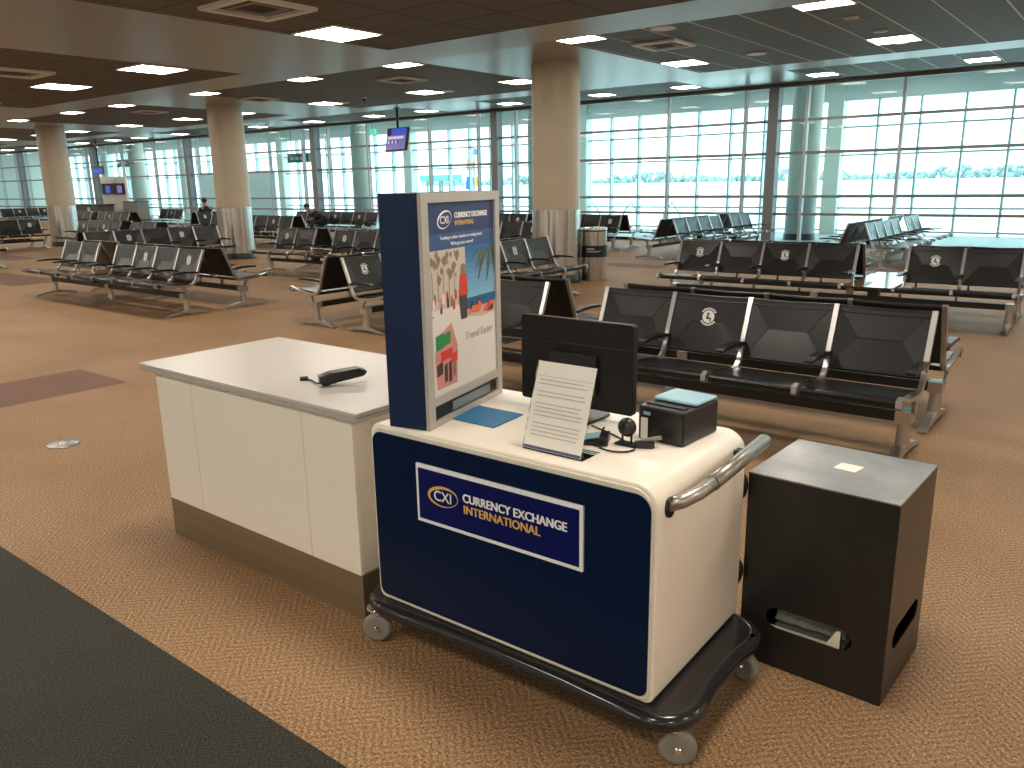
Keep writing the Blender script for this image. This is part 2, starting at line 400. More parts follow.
# ------------------------------------------------------------------ columns
def column(x, y, r, top, paint, clad, label):
    o = bpy.data.objects.new('column', None); COL.objects.link(o); o.location = (x, y, 0)
    tag(o, label, 'column', kind='structure')
    q = MB(); q.lathe([(r + .01, 0), (r + .01, .14), (r, .145)], 40); q.build('base', BASEBLACK, o, fix=False)
    q = MB()
    q.lathe([(r - .002, .14), (r - .002, 1.235)], 96); q.build('cladding', clad, o, fix=False)
    q = MB(); q.lathe([(r - .01, 1.235), (r - .01, top)], 40); q.build('shaft', paint, o, fix=False)
for k, (lab) in enumerate(('round beige column with steel cladding beside the litter bin', 'round beige column behind the left island of seats', 'round beige column at the far left')):
    column(-8.12 - [0, 9.58, 18.95][k], 11.6, .415, Z2, BEIGE, CLAD, lab)
for k in (0, -1, -2, -3, -4):
    o = bpy.data.objects.new('column', None); COL.objects.link(o); o.location = (-7.95 + BAY * k, 23.5, 0)
    tag(o, 'pale round column in the corridor behind the inner glass', 'column', 'corridor columns', 'structure')
    q = MB(); q.lathe([(.44, 0), (.44, .16), (.42, .17)], 32); q.build('base', BASEBLACK, o, fix=False)
    q = MB(); q.lathe([(.415, .16), (.415, 1.235)], 32); q.build('cladding', DULLCLAD, o, fix=False)
    q = MB(); q.lathe([(.41, 1.235), (.41, 4.5)], 32); q.build('shaft', PALECOL, o, fix=False)

# ------------------------------------------------------------------ ceiling fixtures
def fixture_meshes(s=.31):
    a = MB()
    for (x0, x1, y0, y1) in ((-s, s, -s, -s + .02), (-s, s, s - .02, s), (-s, -s + .02, -s + .02, s - .02), (s - .02, s, -s + .02, s - .02)): a.box(x0, x1, y0, y1, -.012, .0)
    f = a.mesh('light_frame', [FRAMEW]); d = MB(); t = s - .02; d.quad((-t, t, -.006), (t, t, -.006), (t, -t, -.006), (-t, -t, -.006))
    return f, d.mesh('diffuser', [LAMP])
LF, LD = fixture_meshes()
LD2 = LD.copy(); LD2.materials.clear(); LD2.materials.append(mat('lamp_panel_dim', (.9, .9, .88), .5, emit=(1., .92, .80), strength=19))
ORD = ['first', 'second', 'third', 'fourth', 'fifth', 'sixth', 'seventh', 'eighth', 'ninth', 'tenth', 'eleventh', 'twelfth', 'thirteenth', 'fourteenth', 'fifteenth', 'sixteenth', 'seventeenth', 'eighteenth']
rows_l = [(Z1, 5.57, 'lowest ceiling level'), (Z1, 2.45, None), (Z1, -.7, None), (Z1, -3.9, None), (Z2, 9.75, 'near edge of the middle ceiling level'), (Z2, 12.98, 'far half of the middle ceiling level'), (Z3, 17.0, None), (Z3, 20.0, 'ceiling strip beside the windows')]
for z, y, nm in rows_l:
    lx = []
    for k in range(-6, 3):
        c = C0 + BAY * k
        lx += [c - 1.72, c + 1.74, c + 4.98]
    lx = sorted([x for x in lx if XL + 1 < x < XR - .5 and not (z == Z1 and y < 2 and x < -26)], reverse=True)
    n = 0
    for x in lx:
        vis = in_frame(x, y, z) and nm
        if vis:
            lab = '%s square ceiling light from the right in the %s' % (ORD[min(n, 17)], nm); n += 1
            t = thing('ceiling_light', lab, 'ceiling light', (x, y, z - .001), 0, 'square ceiling lights')
        else:
            t = thing('ceiling_light', 'square ceiling light above or behind the viewpoint or hidden by a ceiling step', 'ceiling light', (x, y, z - .001), 0, 'ceiling lights out of view')
        link('light_frame', LF, t); link('diffuser', LD if z == Z1 else LD2, t)
for k in range(-10, 2):
    x = T0 + 4.6 * k + 2.3
    vis = in_frame(x, 24.2, 4.5)
    t = thing('corridor_light', 'square light in the corridor ceiling beyond the glass', 'ceiling light', (x, 24.2, 4.498), 0, 'corridor ceiling lights')
    link('light_frame', LF, t); link('diffuser', LD, t)
def vent(x, y, z, lab, s=.34):
    t = thing('air_vent', lab, 'ceiling vent', (x, y, z - .001))
    a = MB()
    for (x0, x1, y0, y1) in ((-s, s, -s, -s + .07), (-s, s, s - .07, s), (-s, -s + .07, -s + .07, s - .07), (s - .07, s, -s + .07, s - .07)): a.box(x0, x1, y0, y1, -.03, 0)
    a.build('vent_frame', FRAMEW, t)
    a = MB(); a.quad((-s, s, -.003), (s, s, -.003), (s, -s, -.003), (-s, -s, -.003)); a.build('backing', DARKVENT, t, fix=False)
    a = MB(); q = s - .15
    for (x0, x1, y0, y1) in ((-q, q, -q, -q + .035), (-q, q, q - .035, q), (-q, -q + .035, -q + .035, q - .035), (q - .035, q, -q + .035, q - .035)): a.box(x0, x1, y0, y1, -.022, -.004)
    a.build('inner_louvre', mat('louvre', (.30, .27, .24), .5), t)
for x, y, z, lab in ((-6.02, 4.35, Z1, 'large square air vent at the top edge above the blue sign'), (-11.35, 4.55, Z1, 'square air vent cut by the left edge of the ceiling'),
                     (-11.27, 11.15, Z2, 'square air vent left of the hanging blue screen'), (-5.85, 11.05, Z2, 'square air vent right of the beige central column'),
                     (-15.86, 11.25, Z2, 'square air vent right of the second column'), (-20.2, 11.1, Z2, 'square air vent between the two left columns')):
    vent(x, y, z, lab)
for x, y, z, r, lab in ((-5.2, 12.84, Z2, .16, 'round white ceiling speaker in the middle of the right tile field'), (-5.26, 9.9, Z2, .17, 'round white ceiling speaker near the top edge of the photo'),
                        (-11.95, 13.15, Z2, .15, 'round white ceiling speaker left of the central column'), (-15.2, 13.13, Z2, .15, 'round white ceiling speaker above the hanging screen row')):
    t = thing('ceiling_speaker', lab, 'ceiling speaker', (x, y, z))
    a = MB(); a.lathe([(r, 0), (r, -.012), (r - .02, -.018)], 28); a.build('rim', FRAMEW, t)
    a = MB(); a.lathe([(r - .025, -.012), (.001, -.016)], 28); a.build('grille', mat('speaker_grille', (.62, .62, .6), .6), t, fix=False)
for x, y, z, lab in ((-21.1, 8.57, Z2, 'small dark dome camera on the ceiling near the left edge'), (-14.05, 12.72, Z2, 'small dark dome camera beside a ceiling light by the hanging screen')):
    t = thing('security_camera', lab, 'camera', (x, y, z))
    a = MB(); a.lathe([(.055, 0), (.055, -.03), (.05, -.035)], 20); a.build('mount', FRAMEW, t)
    a = MB(); a.lathe([(.048, -.034), (.044, -.06), (.03, -.085), (.002, -.095)], 20); a.build('dome', BLACK, t, fix=False)
for x, y, lab in ((-3.22, 10.87, 'small flat ceiling sensor near the top right'), (-3.23, 13.32, 'small flat ceiling sensor beside the right ceiling light'), (-3.2, 12.1, 'smoke detector beside the right ceiling light')):
    a = MB(); a.box(-.09, .09, -.05, .05, -.02, 0); a.box(-.06, .06, -.03, .03, -.028, -.02)
    tag(a.build('ceiling_sensor', [FRAMEW], bevel=.004, loc=(x, y, Z2)), lab, 'sensor')

# ------------------------------------------------------------------ tandem seat rows
P = .588
TOPY, TOPZ = .31, .872
def bez(p0, p1, p2, n=6): return [tuple((1 - t) ** 2 * a + 2 * t * (1 - t) * c + t * t * e for a, c, e in zip(p0, p1, p2)) for t in [i / n for i in range(n + 1)]]
def mesh_side_frame():
    q = MB()
    path = [(-.415, .415), (-.442, .430), (-.44, .458), (-.40, .468), (-.25, .425), (-.08, .405), (.03, .40)] + bez((.05, .405), (.125, .41), (.165, .50), 5) + [(.20, .60), (.245, .71), (TOPY - .012, .845), (TOPY, TOPZ)]
    q.bar(path, [.024] * 4 + [.028] * (len(path) - 4), -.016, .016)
    q.bar([(-.05, .40), (-.02, .36), (0, .29)], .04, -.012, .012)
    q.bar([(.175, .545), (.10, .545), (.06, .57)], .018, -.010, .010)
    return q.mesh('side_frame', [ALU])
def mesh_armrest():
    q = MB(); path = [(.178, .568), (.10, .580), (-.05, .584), (-.17, .580), (-.205, .572)]
    q.bar(path, [.022, .028, .028, .024, .014], -.028, .028)
    return q.mesh('armrest', [BLACK])
BW = P - .034
B0, B1 = Vector((.172, .475)), Vector((TOPY - .005, TOPZ - .012))
U = (B1 - B0); UL = U.length; UN = U / UL; NN = Vector((-UN.y, UN.x))    # NN points to the sitter
def dep(v): return -.012 * (1 - abs(v - .52) / (.48 if v > .52 else .52))
def bp(u, v, d): q = B0 + UN * (UL * v) + NN * d; return ((u - .5) * BW, q.x, q.y)
def mesh_backrest():
    q = MB()
    for s, base in ((1, .012), (-1, -.010)):
        outer = [(0, 0), (.5, 0), (1, 0), (1, 1), (.5, .985), (0, 1)]
        vs = [bp(u, v, base) for u, v in outer] + [bp(.26, .52, base + dep(.52)), bp(.74, .52, base + dep(.52))]
        fs = [(0, 1, 6), (1, 7, 6), (1, 2, 7), (2, 3, 7), (3, 4, 7), (4, 6, 7), (4, 5, 6), (5, 0, 6)]
        q.add(vs, fs if s > 0 else [f[::-1] for f in fs])
    o = [(0, 0), (.5, 0), (1, 0), (1, 1), (.5, .985), (0, 1)]
    vs = [bp(u, v, .012) for u, v in o] + [bp(u, v, -.010) for u, v in o]
    q.add(vs, [(i, (i + 1) % 6, 6 + (i + 1) % 6, 6 + i)[::-1] for i in range(6)])
    q.tube([bp(0, 1, 0), bp(.5, .985, 0), bp(1, 1, 0)], .014, 8); q.tube([bp(0, .92, .012), bp(.5, .905, .008), bp(1, .92, .012)], .004, 6)
    q.tube([bp(0, 0, 0), bp(1, 0, 0)], .014, 8)
    for a, c in (((0, 0), (.26, .52)), ((1, 0), (.74, .52)), ((0, 1), (.26, .52)), ((1, 1), (.74, .52)), ((.26, .52), (.74, .52))):
        q.tube([bp(a[0], a[1], .012 + dep(a[1])), bp(c[0], c[1], .012 + dep(c[1]))], .0025, 5)
    return q.mesh('backrest', [VINYL])
def mesh_seat():
    q = MB(); n = 8
    def top(u, v):
        y = -.40 + v * .46; z = .452 - .040 * v - .014 * math.sin(PI * u) * math.sin(PI * v) + (.010 if v > .02 else -.012)
        return ((u - .5) * BW, y, z)
    g = [top(i / n, j / n) for j in range(n + 1) for i in range(n + 1)]
    fs = [(j * (n + 1) + i, j * (n + 1) + i + 1, (j + 1) * (n + 1) + i + 1, (j + 1) * (n + 1) + i) for j in range(n) for i in range(n)]
    q.add(g, fs, 0, True)
    q.add([(x, y, z - .034) for x, y, z in g], [f[::-1] for f in fs], 0, True)
    m = (n + 1) ** 2; allv = g + [(x, y, z - .034) for x, y, z in g]; ring = [i for i in range(n + 1)] + [j * (n + 1) + n for j in range(1, n + 1)] + [n * (n + 1) + i for i in range(n - 1, -1, -1)] + [j * (n + 1) for j in range(n - 1, 0, -1)]
    q.add(allv, [(ring[(i + 1) % len(ring)], ring[i], m + ring[i], m + ring[(i + 1) % len(ring)]) for i in range(len(ring))])
    q.tube([(-BW / 2, -.398, .438), (BW / 2, -.398, .438)], .014, 8)
    return q.mesh('seat', [VINYL])
def mesh_emblem():
    q = MB(); R0 = UL
    def pt(r, a):
        u = .5 + r * math.cos(a) / BW; v = .63 + r * math.sin(a) / UL
        return bp(u, v, .012 + dep(v) + .0022)
    def arc(r0, r1, a0, a1, n):
        vs = [pt(r, a0 + (a1 - a0) * i / n) for r in (r0, r1) for i in range(n + 1)]
        q.add(vs, [(i, n + 1 + i, n + 2 + i, i + 1) for i in range(n)])
    for c in (PI / 2, 1.5 * PI):
        for i in range(9):
            a = c + (i - 4) * .235; arc(.052, .067, a - .075, a + .075, 2)
    vs = [pt(.046, 2 * PI * i / 28) for i in range(28)] + [pt(.0005, 0)]
    q.add(vs, [(i, (i + 1) % 28, 28) for i in range(28)], 0)
    def rp(x, y): p = pt(math.hypot(x, y), math.atan2(y, x)); return (p[0], p[1] + NN.x * .001, p[2] + NN.y * .001)
    for pts in ([(-.014, .014), (-.004, .009), (.006, .014), (.006, .026), (-.004, .031), (-.014, .026)], [(-.016, -.018), (.002, -.018), (.002, .008), (-.016, .008)], [(.002, -.018), (.022, -.018), (.022, -.006), (.002, -.006)], [(.013, -.034), (.022, -.034), (.022, -.018), (.013, -.018)]):
        q.add([rp(*p) for p in pts], [tuple(range(len(pts)))], 1)
    return q.mesh('emblem', [LOGO, EMBGREY])
def mesh_leg():
    q = MB()
    q.tube([(0, 0, .30), (0, 0, .20), (0, 0, .06)], [.046, .038, .046], 12)
    q.box(-.045, .045, -.06, .06, .228, .304)
    arch = [(-.33, .012), (-.29, .026), (-.15, .048), (0, .066), (.15, .048), (.29, .026), (.33, .012)]
    q.bar(arch, [.016, .026, .038, .055, .038, .026, .016], -.03, .03)
    for s in (-1, 1): q.lathe([(.02, 0), (.02, .014)], 10, c=(0, s * .28))
    return q.mesh('leg', [ALU])
def mesh_table():
    q = MB()
    q.prism(rrect(-P / 2 + .02, P / 2 - .02, -.40, .446, .03), .425, .45, 'z', 0)
    q.prism(rrect(-P / 2 + .016, P / 2 - .016, -.404, .449, .03), .429, .446, 'z', 1)
    q.box(-.06, .06, -.06, .06, .30, .425, 1)
    return q.mesh('table_top', [WOODTOP, BLACK])
M_FRAME, M_ARM, M_BACK, M_SEAT, M_EMB, M_LEG, M_TABLE = mesh_side_frame(), mesh_armrest(), mesh_backrest(), mesh_seat(), mesh_emblem(), mesh_leg(), mesh_table()
BEAMS = {}
def seat_row(origin, ang, mods, emb, label, legs=None, arms=True):
    t = thing('seat_row', label, 'airport seating', (origin[0], origin[1], 0), ang, 'black tandem seat rows')
    n = len(mods); L = n * P
    if n not in BEAMS:
        q = MB(); q.box(.02, L - .02, -.04, .04, .235, .30); BEAMS[n] = q.mesh('beam', [BEAM])
    link('beam', BEAMS[n], t)
    for x in (legs or ((.05, L / 2 - .1, L - .05) if n > 3 else (.05, L - .05))): link('leg', M_LEG, t, loc=(x, 0, 0))
    for i, m in enumerate(mods):
        c = ((i + .5) * P, 0, 0)
        if m == 'T': link('table_top', M_TABLE, t, loc=c); continue
        o = link('backrest', M_BACK, t, loc=c)
        if i in emb: link('emblem', M_EMB, o)
        link('seat', M_SEAT, t, loc=c)
    for k in range(n + 1):
        if (k > 0 and mods[k - 1] == 'S') or (k < n and mods[k] == 'S'):
            f = link('side_frame', M_FRAME, t, loc=(k * P, 0, 0))
            if arms: link('armrest', M_ARM, f)
    return t
def pair(x0, y0, deg, mods, emb, lab, emb_b=(), lab_b=None, gap=.28):
    """x0,y0: top of the first post of the row; deg 0 faces -Y, 90 faces +X"""
    a = math.radians(deg); c, s = math.cos(a), math.sin(a)
    R = lambda x, y: (c * x - s * y, s * x + c * y)
    o = R(0, -TOPY); seat_row((x0 + o[0], y0 + o[1]), a, mods, emb, lab)
    if lab_b:
        L = len(mods) * P; o = R(L, gap + TOPY)
        seat_row((x0 + o[0], y0 + o[1]), a + PI, mods[::-1], [len(mods) - 1 - e for e in emb_b], lab_b)
A_, B_ = 'SSTSSSS', 'SSSSTSS'
pair(-3.33 - 3 * P, 5.48, 0, A_, (4,), 'nearest row of black tandem seats, directly behind the black monitor', (), 'row of black seats backing onto the nearest seat row')
pair(-5.18, 10.50, 1.6, B_, (0, 2, 5), 'row of black seats in the middle distance with a shiny wooden side table', (), 'row backing onto the middle-distance seats with the side table')
pair(-14.31, 6.14, 0, A_, (4, 6), 'front row of black seats in the left island behind the long grey counter', (), 'rear row of the left seat island behind the long grey counter')
pair(-14.11, 10.27, 0, A_, (0, 3), 'row of black seats just left of the tall navy sign, facing the viewer', (), 'row backing onto the seats just left of the tall navy sign')
pair(-7.42, 6.22, 90, 'SSSSSSS', (0, 5), 'long seat row running behind the navy sign, seats turned to the right', (), 'long seat row behind the navy sign, seats turned to the left')
pair(-16.71, 8.09 - P, 90, 'SSSSS', (1, 3), 'row of black seats in front of the second column, turned to the right', (), 'row backing onto the seats in front of the second column')
pair(-21.18 - 4 * P, 14.63, 0, 'SSTSSSS', (5,), 'seat row immediately right of the second column, facing the viewer', (), 'row backing onto the seats immediately right of the second column')
pair(-21.69 - 3 * P, 17.86, 0, 'SSSSSSS', (3, 5), 'far seat row by the glass where the hunched person in dark jacket sits', (), None)
pair(-8.2, 16.12, 90, B_, (), 'glare-lit seat row running to the window right of the litter bin, facing right', (), 'dark-backed seat row right of the litter bin, facing left', gap=.28)
pair(-4.14, 15.74, 90, B_, (), 'glare-lit seat row running to the window at the far right, facing right', (), 'dark-backed seat row at the far right near the window, facing left')
pair(-11.64 - 5 * P, 17.79, 0, A_, (1, 6), 'far seat row beside the window, its end showing above the litter bin', (), 'row backing onto the far seats above the litter bin')
pair(-11.35 - 4 * P, 14.14, 0, 'SSTSSSS', (5,), 'seat row partly hidden by the central column, facing the viewer', (), 'row backing onto the seats hidden by the central column')
pair(-23.91, 10.7, 0, B_, (0, 2), 'seat row between the two left columns in front of the boarding desk', (), 'row backing onto the seats between the two left columns')
pair(-31.62 - 4 * P, 15.18, 0, A_, (4,), 'distant seat row directly in front of the boarding desk screens', (), 'row backing onto the distant seats in front of the boarding desk')
pair(-33.15 - P, 18.57, 0, 'SSS', (1,), 'most distant seat row against the glass right of the boarding desk', (), None)
pair(-26.6, 15.9, 90, 'SSS', (0,), 'short far seat row left of the second column near the dark-haired person', (), 'row backing onto the short far seats left of the second column')
pair(-26.26, 9.96 - 5 * P, 90, 'SSSSSS', (3, 5), 'seat row in front of the far left column, turned to the right', (), 'row backing onto the seats in front of the far left column')
pair(-44.98, 16.93 - P, 90, 'SSSSS', (1, 3), 'far seat row at the left edge beyond the left column', (), None)
pair(-20.76, 7.3 - 5 * P, 90, 'SSSSS', (), 'seat row at the left photo edge of which only an arm tip and foot show', (), None)

# ------------------------------------------------------------------ mobile currency counter
ROT = math.radians(.9)
ct = thing('mobile_counter', 'navy and cream currency exchange counter on a black wheeled dolly', 'counter', (-1.53, 2.175, 0), ROT)
hx, hl, y0, y1, zb, zt = .563, .578, -.322, .315, .182, .865
q = MB(); q.prism(rrect(-hl, hx, zb, zt, (.03, .03, .075, .045), 8), y0, y1, 'y', 0, True)
q.build('body', CREAM, ct, bevel=.006)
q = MB(); q.prism(rrect(-hl + .007, hx - .010, zb + .009, zt - .012, (.035, .035, .07, .05), 8), y0 - .006, y0 + .01, 'y', 0, True)
q.build('front_rim', CREAMRIM, ct, bevel=.003)
q = MB(); q.prism(rrect(-hl + .016, hx - .018, zb + .022, zt - .028, (.032, .032, .05, .04), 8), y0 - .010, y0 + .01, 'y', 0, True)
q.build('front_panel', NAVY, ct, bevel=.002)
# sign plate
pl = MB(); pl.box(-.345, .329, y0 - .018, y0 - .008, .551, .762, 0); plate = pl.build('name_plate', [PRINTW], ct, bevel=.002)
pl = MB(); pl.box(-.333, .317, y0 - .0195, y0 - .017, .565, .748, 0); pl.build('plate_panel', [SIGNBLUE], plate)
RX = (PI / 2, 0, 0)
yl = y0 - .0205
def oval(name, parent, cx, cz, rx, rz, w, y, m, n=48, flat=True, tilt=0.):
    q = MB()
    def P_(k, f): 
        a = 2 * PI * k / n; x, z = (rx - f) * math.cos(a), (rz - f) * math.sin(a)
        return (cx + x * math.cos(tilt) - z * math.sin(tilt), y, cz + x * math.sin(tilt) + z * math.cos(tilt))
    vs = [P_(k, 0) for k in range(n)] + [P_(k, w * (.6 + .4 * math.cos(2 * PI * k / n - 2.4))) for k in range(n)]
    q.add(vs, [(k, (k + 1) % n, n + (k + 1) % n, n + k) for k in range(n)])
    return q.build(name, m, parent, fix=False)
tag(oval('logo_ring', plate, -.222, .665, .068, .037, .012, yl, GOLD, tilt=.08), 'gold oval logo ring')
text('CXI', 'lettering', .052, PRINTW, plate, (-.222, yl, .647), RX, .0004, 'CENTER', .95)
text('CURRENCY EXCHANGE', 'lettering', .0415, PRINTW, plate, (-.134, yl, .669), RX, .0014, 'LEFT', .91)
text('INTERNATIONAL', 'lettering', .0415, GOLD, plate, (-.132, yl, .629), RX, .0008, 'LEFT', .955)
# dolly deck and bumper
def dolly_outline(cx, cy, r, rec):
    pts = []
    def corner(sx, sy):
        a0 = {(1, 1): 0, (-1, 1): PI / 2, (-1, -1): PI, (1, -1): 1.5 * PI}[(sx, sy)]
        return [(sx * (cx - r) + r * math.cos(a0 + PI / 2 * i / 8), sy * (cy - r) + r * math.sin(a0 + PI / 2 * i / 8)) for i in range(9)]
    def edge(p, q, nx, ny):
        return [(p[0] + (q[0] - p[0]) * t + nx * rec * f, p[1] + (q[1] - p[1]) * t + ny * rec * f) for t, f in ((.10, .10), (.18, .45), (.26, .85), (.36, 1), (.5, 1), (.64, 1), (.74, .85), (.82, .45), (.90, .10))]
    A, Bc, Cc, D = corner(1, 1), corner(-1, 1), corner(-1, -1), corner(1, -1)
    pts += A + edge(A[-1], Bc[0], 0, -1) + Bc + edge(Bc[-1], Cc[0], 1, 0) + Cc + edge(Cc[-1], D[0], 0, 1) + D + edge(D[-1], A[0], -1, 0)
    return pts
ol = [(x - .005, y - .018) for x, y in dolly_outline(.648, .334, .11, .014)]
q = MB(); q.prism([(x + .015, y) for x, y in ol], .14, .180, 'z', 0, True); dk = q.build('dolly_deck', DOLLY, ct, bevel=.005)
q = MB(); o3 = [Vector((x + .015, y, .155)) for x, y in ol] ; q.tube(o3 + [o3[0], o3[1]], .028, 10, cap=False); q.build('bumper', DOLLY, ct, fix=False)
def caster(x, y, rz, lab=None):
    f = MB(); f.lathe([(.034, .130), (.034, .140)], 16); f.box(-.028, -.025, -.012, .016, .05, .132); f.box(-.028, .028, -.014, .018, .118, .132)
    fo = f.build('caster', CHROME, ct, loc=(x, y, 0), rotz=rz)
    w = MB(); M = Matrix.Rotation(PI / 2, 4, 'Y'); pr_ = [(.010, -.017), (.030, -.017), (.036, -.018), (.048, -.018), (.055, -.011), (.057, 0), (.055, .011), (.048, .018), (.036, .018), (.030, .017), (.010, .017)]
    w.lathe(pr_, 32, M=Matrix.Translation((0, .004, .0575)) @ M)
    wo = w.build('wheel', WHEELM, fo)
    w = MB(); w.lathe([(.010, -.03), (.010, .03)], 10, M=Matrix.Translation((0, .004, .0575)) @ M); w.build('axle', CHROME, fo)
caster(.628, -.290, math.radians(-62)); caster(-.585, -.345, math.radians(-58)); caster(.625, .225, math.radians(-100)); caster(-.56, .24, math.radians(160))
# push handle on the right end
q = MB()
hp = [(hx - .01, -.255, .790), (hx + .025, -.225, .802), (hx + .050, -.17, .815), (hx + .058, -.10, .822), (hx + .060, .10, .832), (hx + .060, .31, .842)]
q.tube(hp[:4], .0215, 16); q.build('handle_socket', mat('socket_metal', (.42, .39, .35), .35, metal=.8), ct)
q = MB(); q.tube([hp[3], hp[4], hp[5]], .0235, 16); q.tube([hp[5], (hx + .0605, .322, .843), (hx + .0605, .33, .8435)], [.0235, .019, .008], 16); q.build('handle', HANDLE, ct)
q = MB(); q.box(hx - .005, hx + .055, .21, .25, .795, .825); q.build('handle_bracket', BLACK, ct, bevel=.004)
q = MB(); q.lathe([(.03, 0), (.03, .008)], 20, M=Matrix.Translation((hx - .002, -.255, .788)) @ Matrix.Rotation(PI / 2, 4, 'Y')); q.build('handle_gasket', BLACK, ct)
for z in (.34, .66):
    q = MB(); q.ball((hx - .02, y1 + .02, z), .032, sc=(.8, .8, 1.6)); q.build('latch', BLACK, ct)

# things on the counter
ZT = zt + .0008
def local(x, y):                                    # a counter-top spot in world metres
    return (x, y, ZT)
# --- tall illuminated sign
A = Vector((-1.852, 1.874, ZT)); sa = math.radians(102.8)
sg = thing('advertising_sign', 'tall navy sided advertising sign with travel poster standing on the counter', 'sign', tuple(A), sa)
SW, SD, SH = .563, .150, .79
q = MB(); q.box(0, SW, .0, SD, 0, SH); q.build('cabinet', NAVYSIDE, sg, bevel=.003)
FRM = mat('sign_frame', (.42, .39, .35), .4)
FL, FR, FT = .042, SW - .035, SH - .032
q = MB(); q.box(0, FL, -.014, -.0005, 0, SH); q.box(FR, SW, -.014, -.0005, 0, SH); q.box(FL, FR, -.014, -.0005, FT, SH); q.box(FL, FR, -.014, -.0005, 0, .022); q.box(FL, FR, -.014, -.0005, .075, .105)
q.build('frame', FRM, sg)
q = MB(); q.box(FL, FR, -.002, -.0005, .022, .075); q.build('slot_backing', BLACK, sg)
q = MB(); q.box(.17, SW - .10, -.010, -.003, .03, .062); q.build('slot_tray', mat('slot_grey', (.16, .19, .21), .4), sg)
def C3(n, c): return mat('poster_' + n, c, .5)
PM = [C3('white', (.72, .68, .64)), C3('navy', (.022, .035, .115)), C3('blue', (.035, .08, .22)), C3('sky', (.03, .20, .46)), C3('skylow', (.20, .48, .68)), C3('sea', (.01, .11, .26)),
      C3('sand', (.62, .42, .34)), C3('red', (.62, .045, .03)), C3('dark', (.06, .045, .035)), C3('palm', (.10, .13, .05)), C3('green', (.03, .25, .07)), C3('pink', (.62, .25, .22)), C3('stone', (.56, .49, .41)), C3('brown', (.25, .17, .12)), C3('orange', (.75, .16, .06))] + [C3('sky%d' % i, tuple(a + (b - a) * i / 9 for a, b in zip((.02, .13, .36), (.22, .46, .64)))) for i in range(10)]
q = MB(); yf = -.0045
def R2(x0, x1, z0, z1, mi, dy=0): q.quad((x0, yf - dy, z0), (x1, yf - dy, z0), (x1, yf - dy, z1), (x0, yf - dy, z1), mi)
def PG(pts, mi, dy): q.add([(x, yf - dy, z) for x, z in pts], [tuple(range(len(pts)))], mi)
X0, X1, XM = FL, FR, .300
R2(X0, X1, .105, FT, 0)
R2(X0, X1, .655, FT, 1, .0006); R2(X0, X1, .600, .655, 2, .0006)
R2(X0, XM, .40, .600, 12, .0006)                     # street scene with strollers
PG([(X0, .40), (XM, .40), (.28, .345), (.10, .36)], 0, .0007)
for i in range(10): R2(XM, X1, .600 - .02 * (i + 1), .600 - .02 * i, 15 + i, .0006)
R2(XM, X1, .398, .402, 4, .0008); R2(XM, X1, .375, .415, 5, .0010)   # sky, haze, sea
PG([(XM, .375), (X1, .385), (X1, .34), (.42, .335), (XM, .35)], 6, .0010)
rp = random.Random(3)
for i in range(26):                                  # trees and strollers of the street scene
    x = X0 + .01 + rp.random() * .2; z = .50 + rp.random() * .09; s = .006 + rp.random() * .012
    PG([(x - s, z), (x, z - s * 1.4), (x + s, z), (x, z + s)], 13, .001 + i * 1e-5)
for i in range(5): R2(X0 + .02 + i * .038, X0 + .025 + i * .038, .43, .53, 13, .0009)
for i in range(16):
    x = X0 + .015 + rp.random() * .21; z = .40 + rp.random() * .05; c = rp.choice((8, 11, 7, 0, 13))
    PG([(x - .007, z - .028), (x + .007, z - .028), (x + .008, z), (x, z + .012), (x - .008, z)], c, .0013 + i * 1e-5)
PG([(.255, .345), (.30, .345), (.305, .44), (.245, .44)], 8, .0020); PG([(.245, .43), (.31, .43), (.305, .505), (.255, .505)], 7, .0021)
PG([(.262, .505), (.298, .505), (.298, .535), (.28, .545), (.262, .535)], 13, .0021)
for bx_, by_, l_, a_ in ((.44, .585, .11, -2.3), (.44, .585, .13, -1.95), (.45, .59, .12, -2.8), (.50, .60, .15, -1.85), (.51, .60, .12, -1.3), (.50, .60, .13, -2.4), (.53, .60, .1, -.9)):   # palm fronds
    ex, ez = bx_ + l_ * math.cos(a_), by_ + l_ * math.sin(a_); mx, mz = (bx_ + ex) / 2 + .012, (by_ + ez) / 2 + .02
    ex = min(max(ex, XM + .003), X1 - .002); mx = min(mx, X1 - .002)
    PG([(bx_ - .004, by_), (mx - .016, mz - .004), (ex, ez), (mx + .008, mz - .01)], 9, .0022)
for i in range(14):                                  # sun loungers and bathers
    x = XM + .01 + rp.random() * .21; z = .345 + rp.random() * .03; c = rp.choice((7, 14, 14, 11, 8))
    x = min(x, X1 - .03)
    PG([(x - .012, z), (x + .022, z), (x + .026, z + .022), (x + .006, z + .034 * rp.random() + .01)], c, .0024 + i * 1e-5)
gx = .075                                            # city collage at the lower left
PG([(gx, .125), (gx + .14, .125), (gx + .15, .26), (gx + .11, .345), (gx + .03, .315), (gx - .01, .25)], 11, .001)
for i, (x, z, w_, h_, c) in enumerate(((.0, .26, .05, .06, 10), (.05, .27, .05, .05, 10), (.03, .22, .08, .04, 7), (.0, .17, .04, .05, 8), (.05, .14, .022, .07, 8), (.08, .135, .022, .08, 8), (.11, .15, .02, .06, 13), (.10, .20, .045, .04, 7))):
    PG([(gx + x, z), (gx + x + w_, z + .006), (gx + x + w_, z + h_), (gx + x, z + h_ - .008)], c, .0016 + i * 1e-5)
po = q.build('poster', PM, sg, fix=False)
ys_ = yf - .0014
tag(oval('logo_ring', po, .160, .700, .050, .029, .008, ys_, PRINTW, tilt=.25), 'white and gold swirl logo ring')
text('CXI', 'lettering', .036, PRINTW, po, (.160, ys_, .687), RX, .0003, 'CENTER')
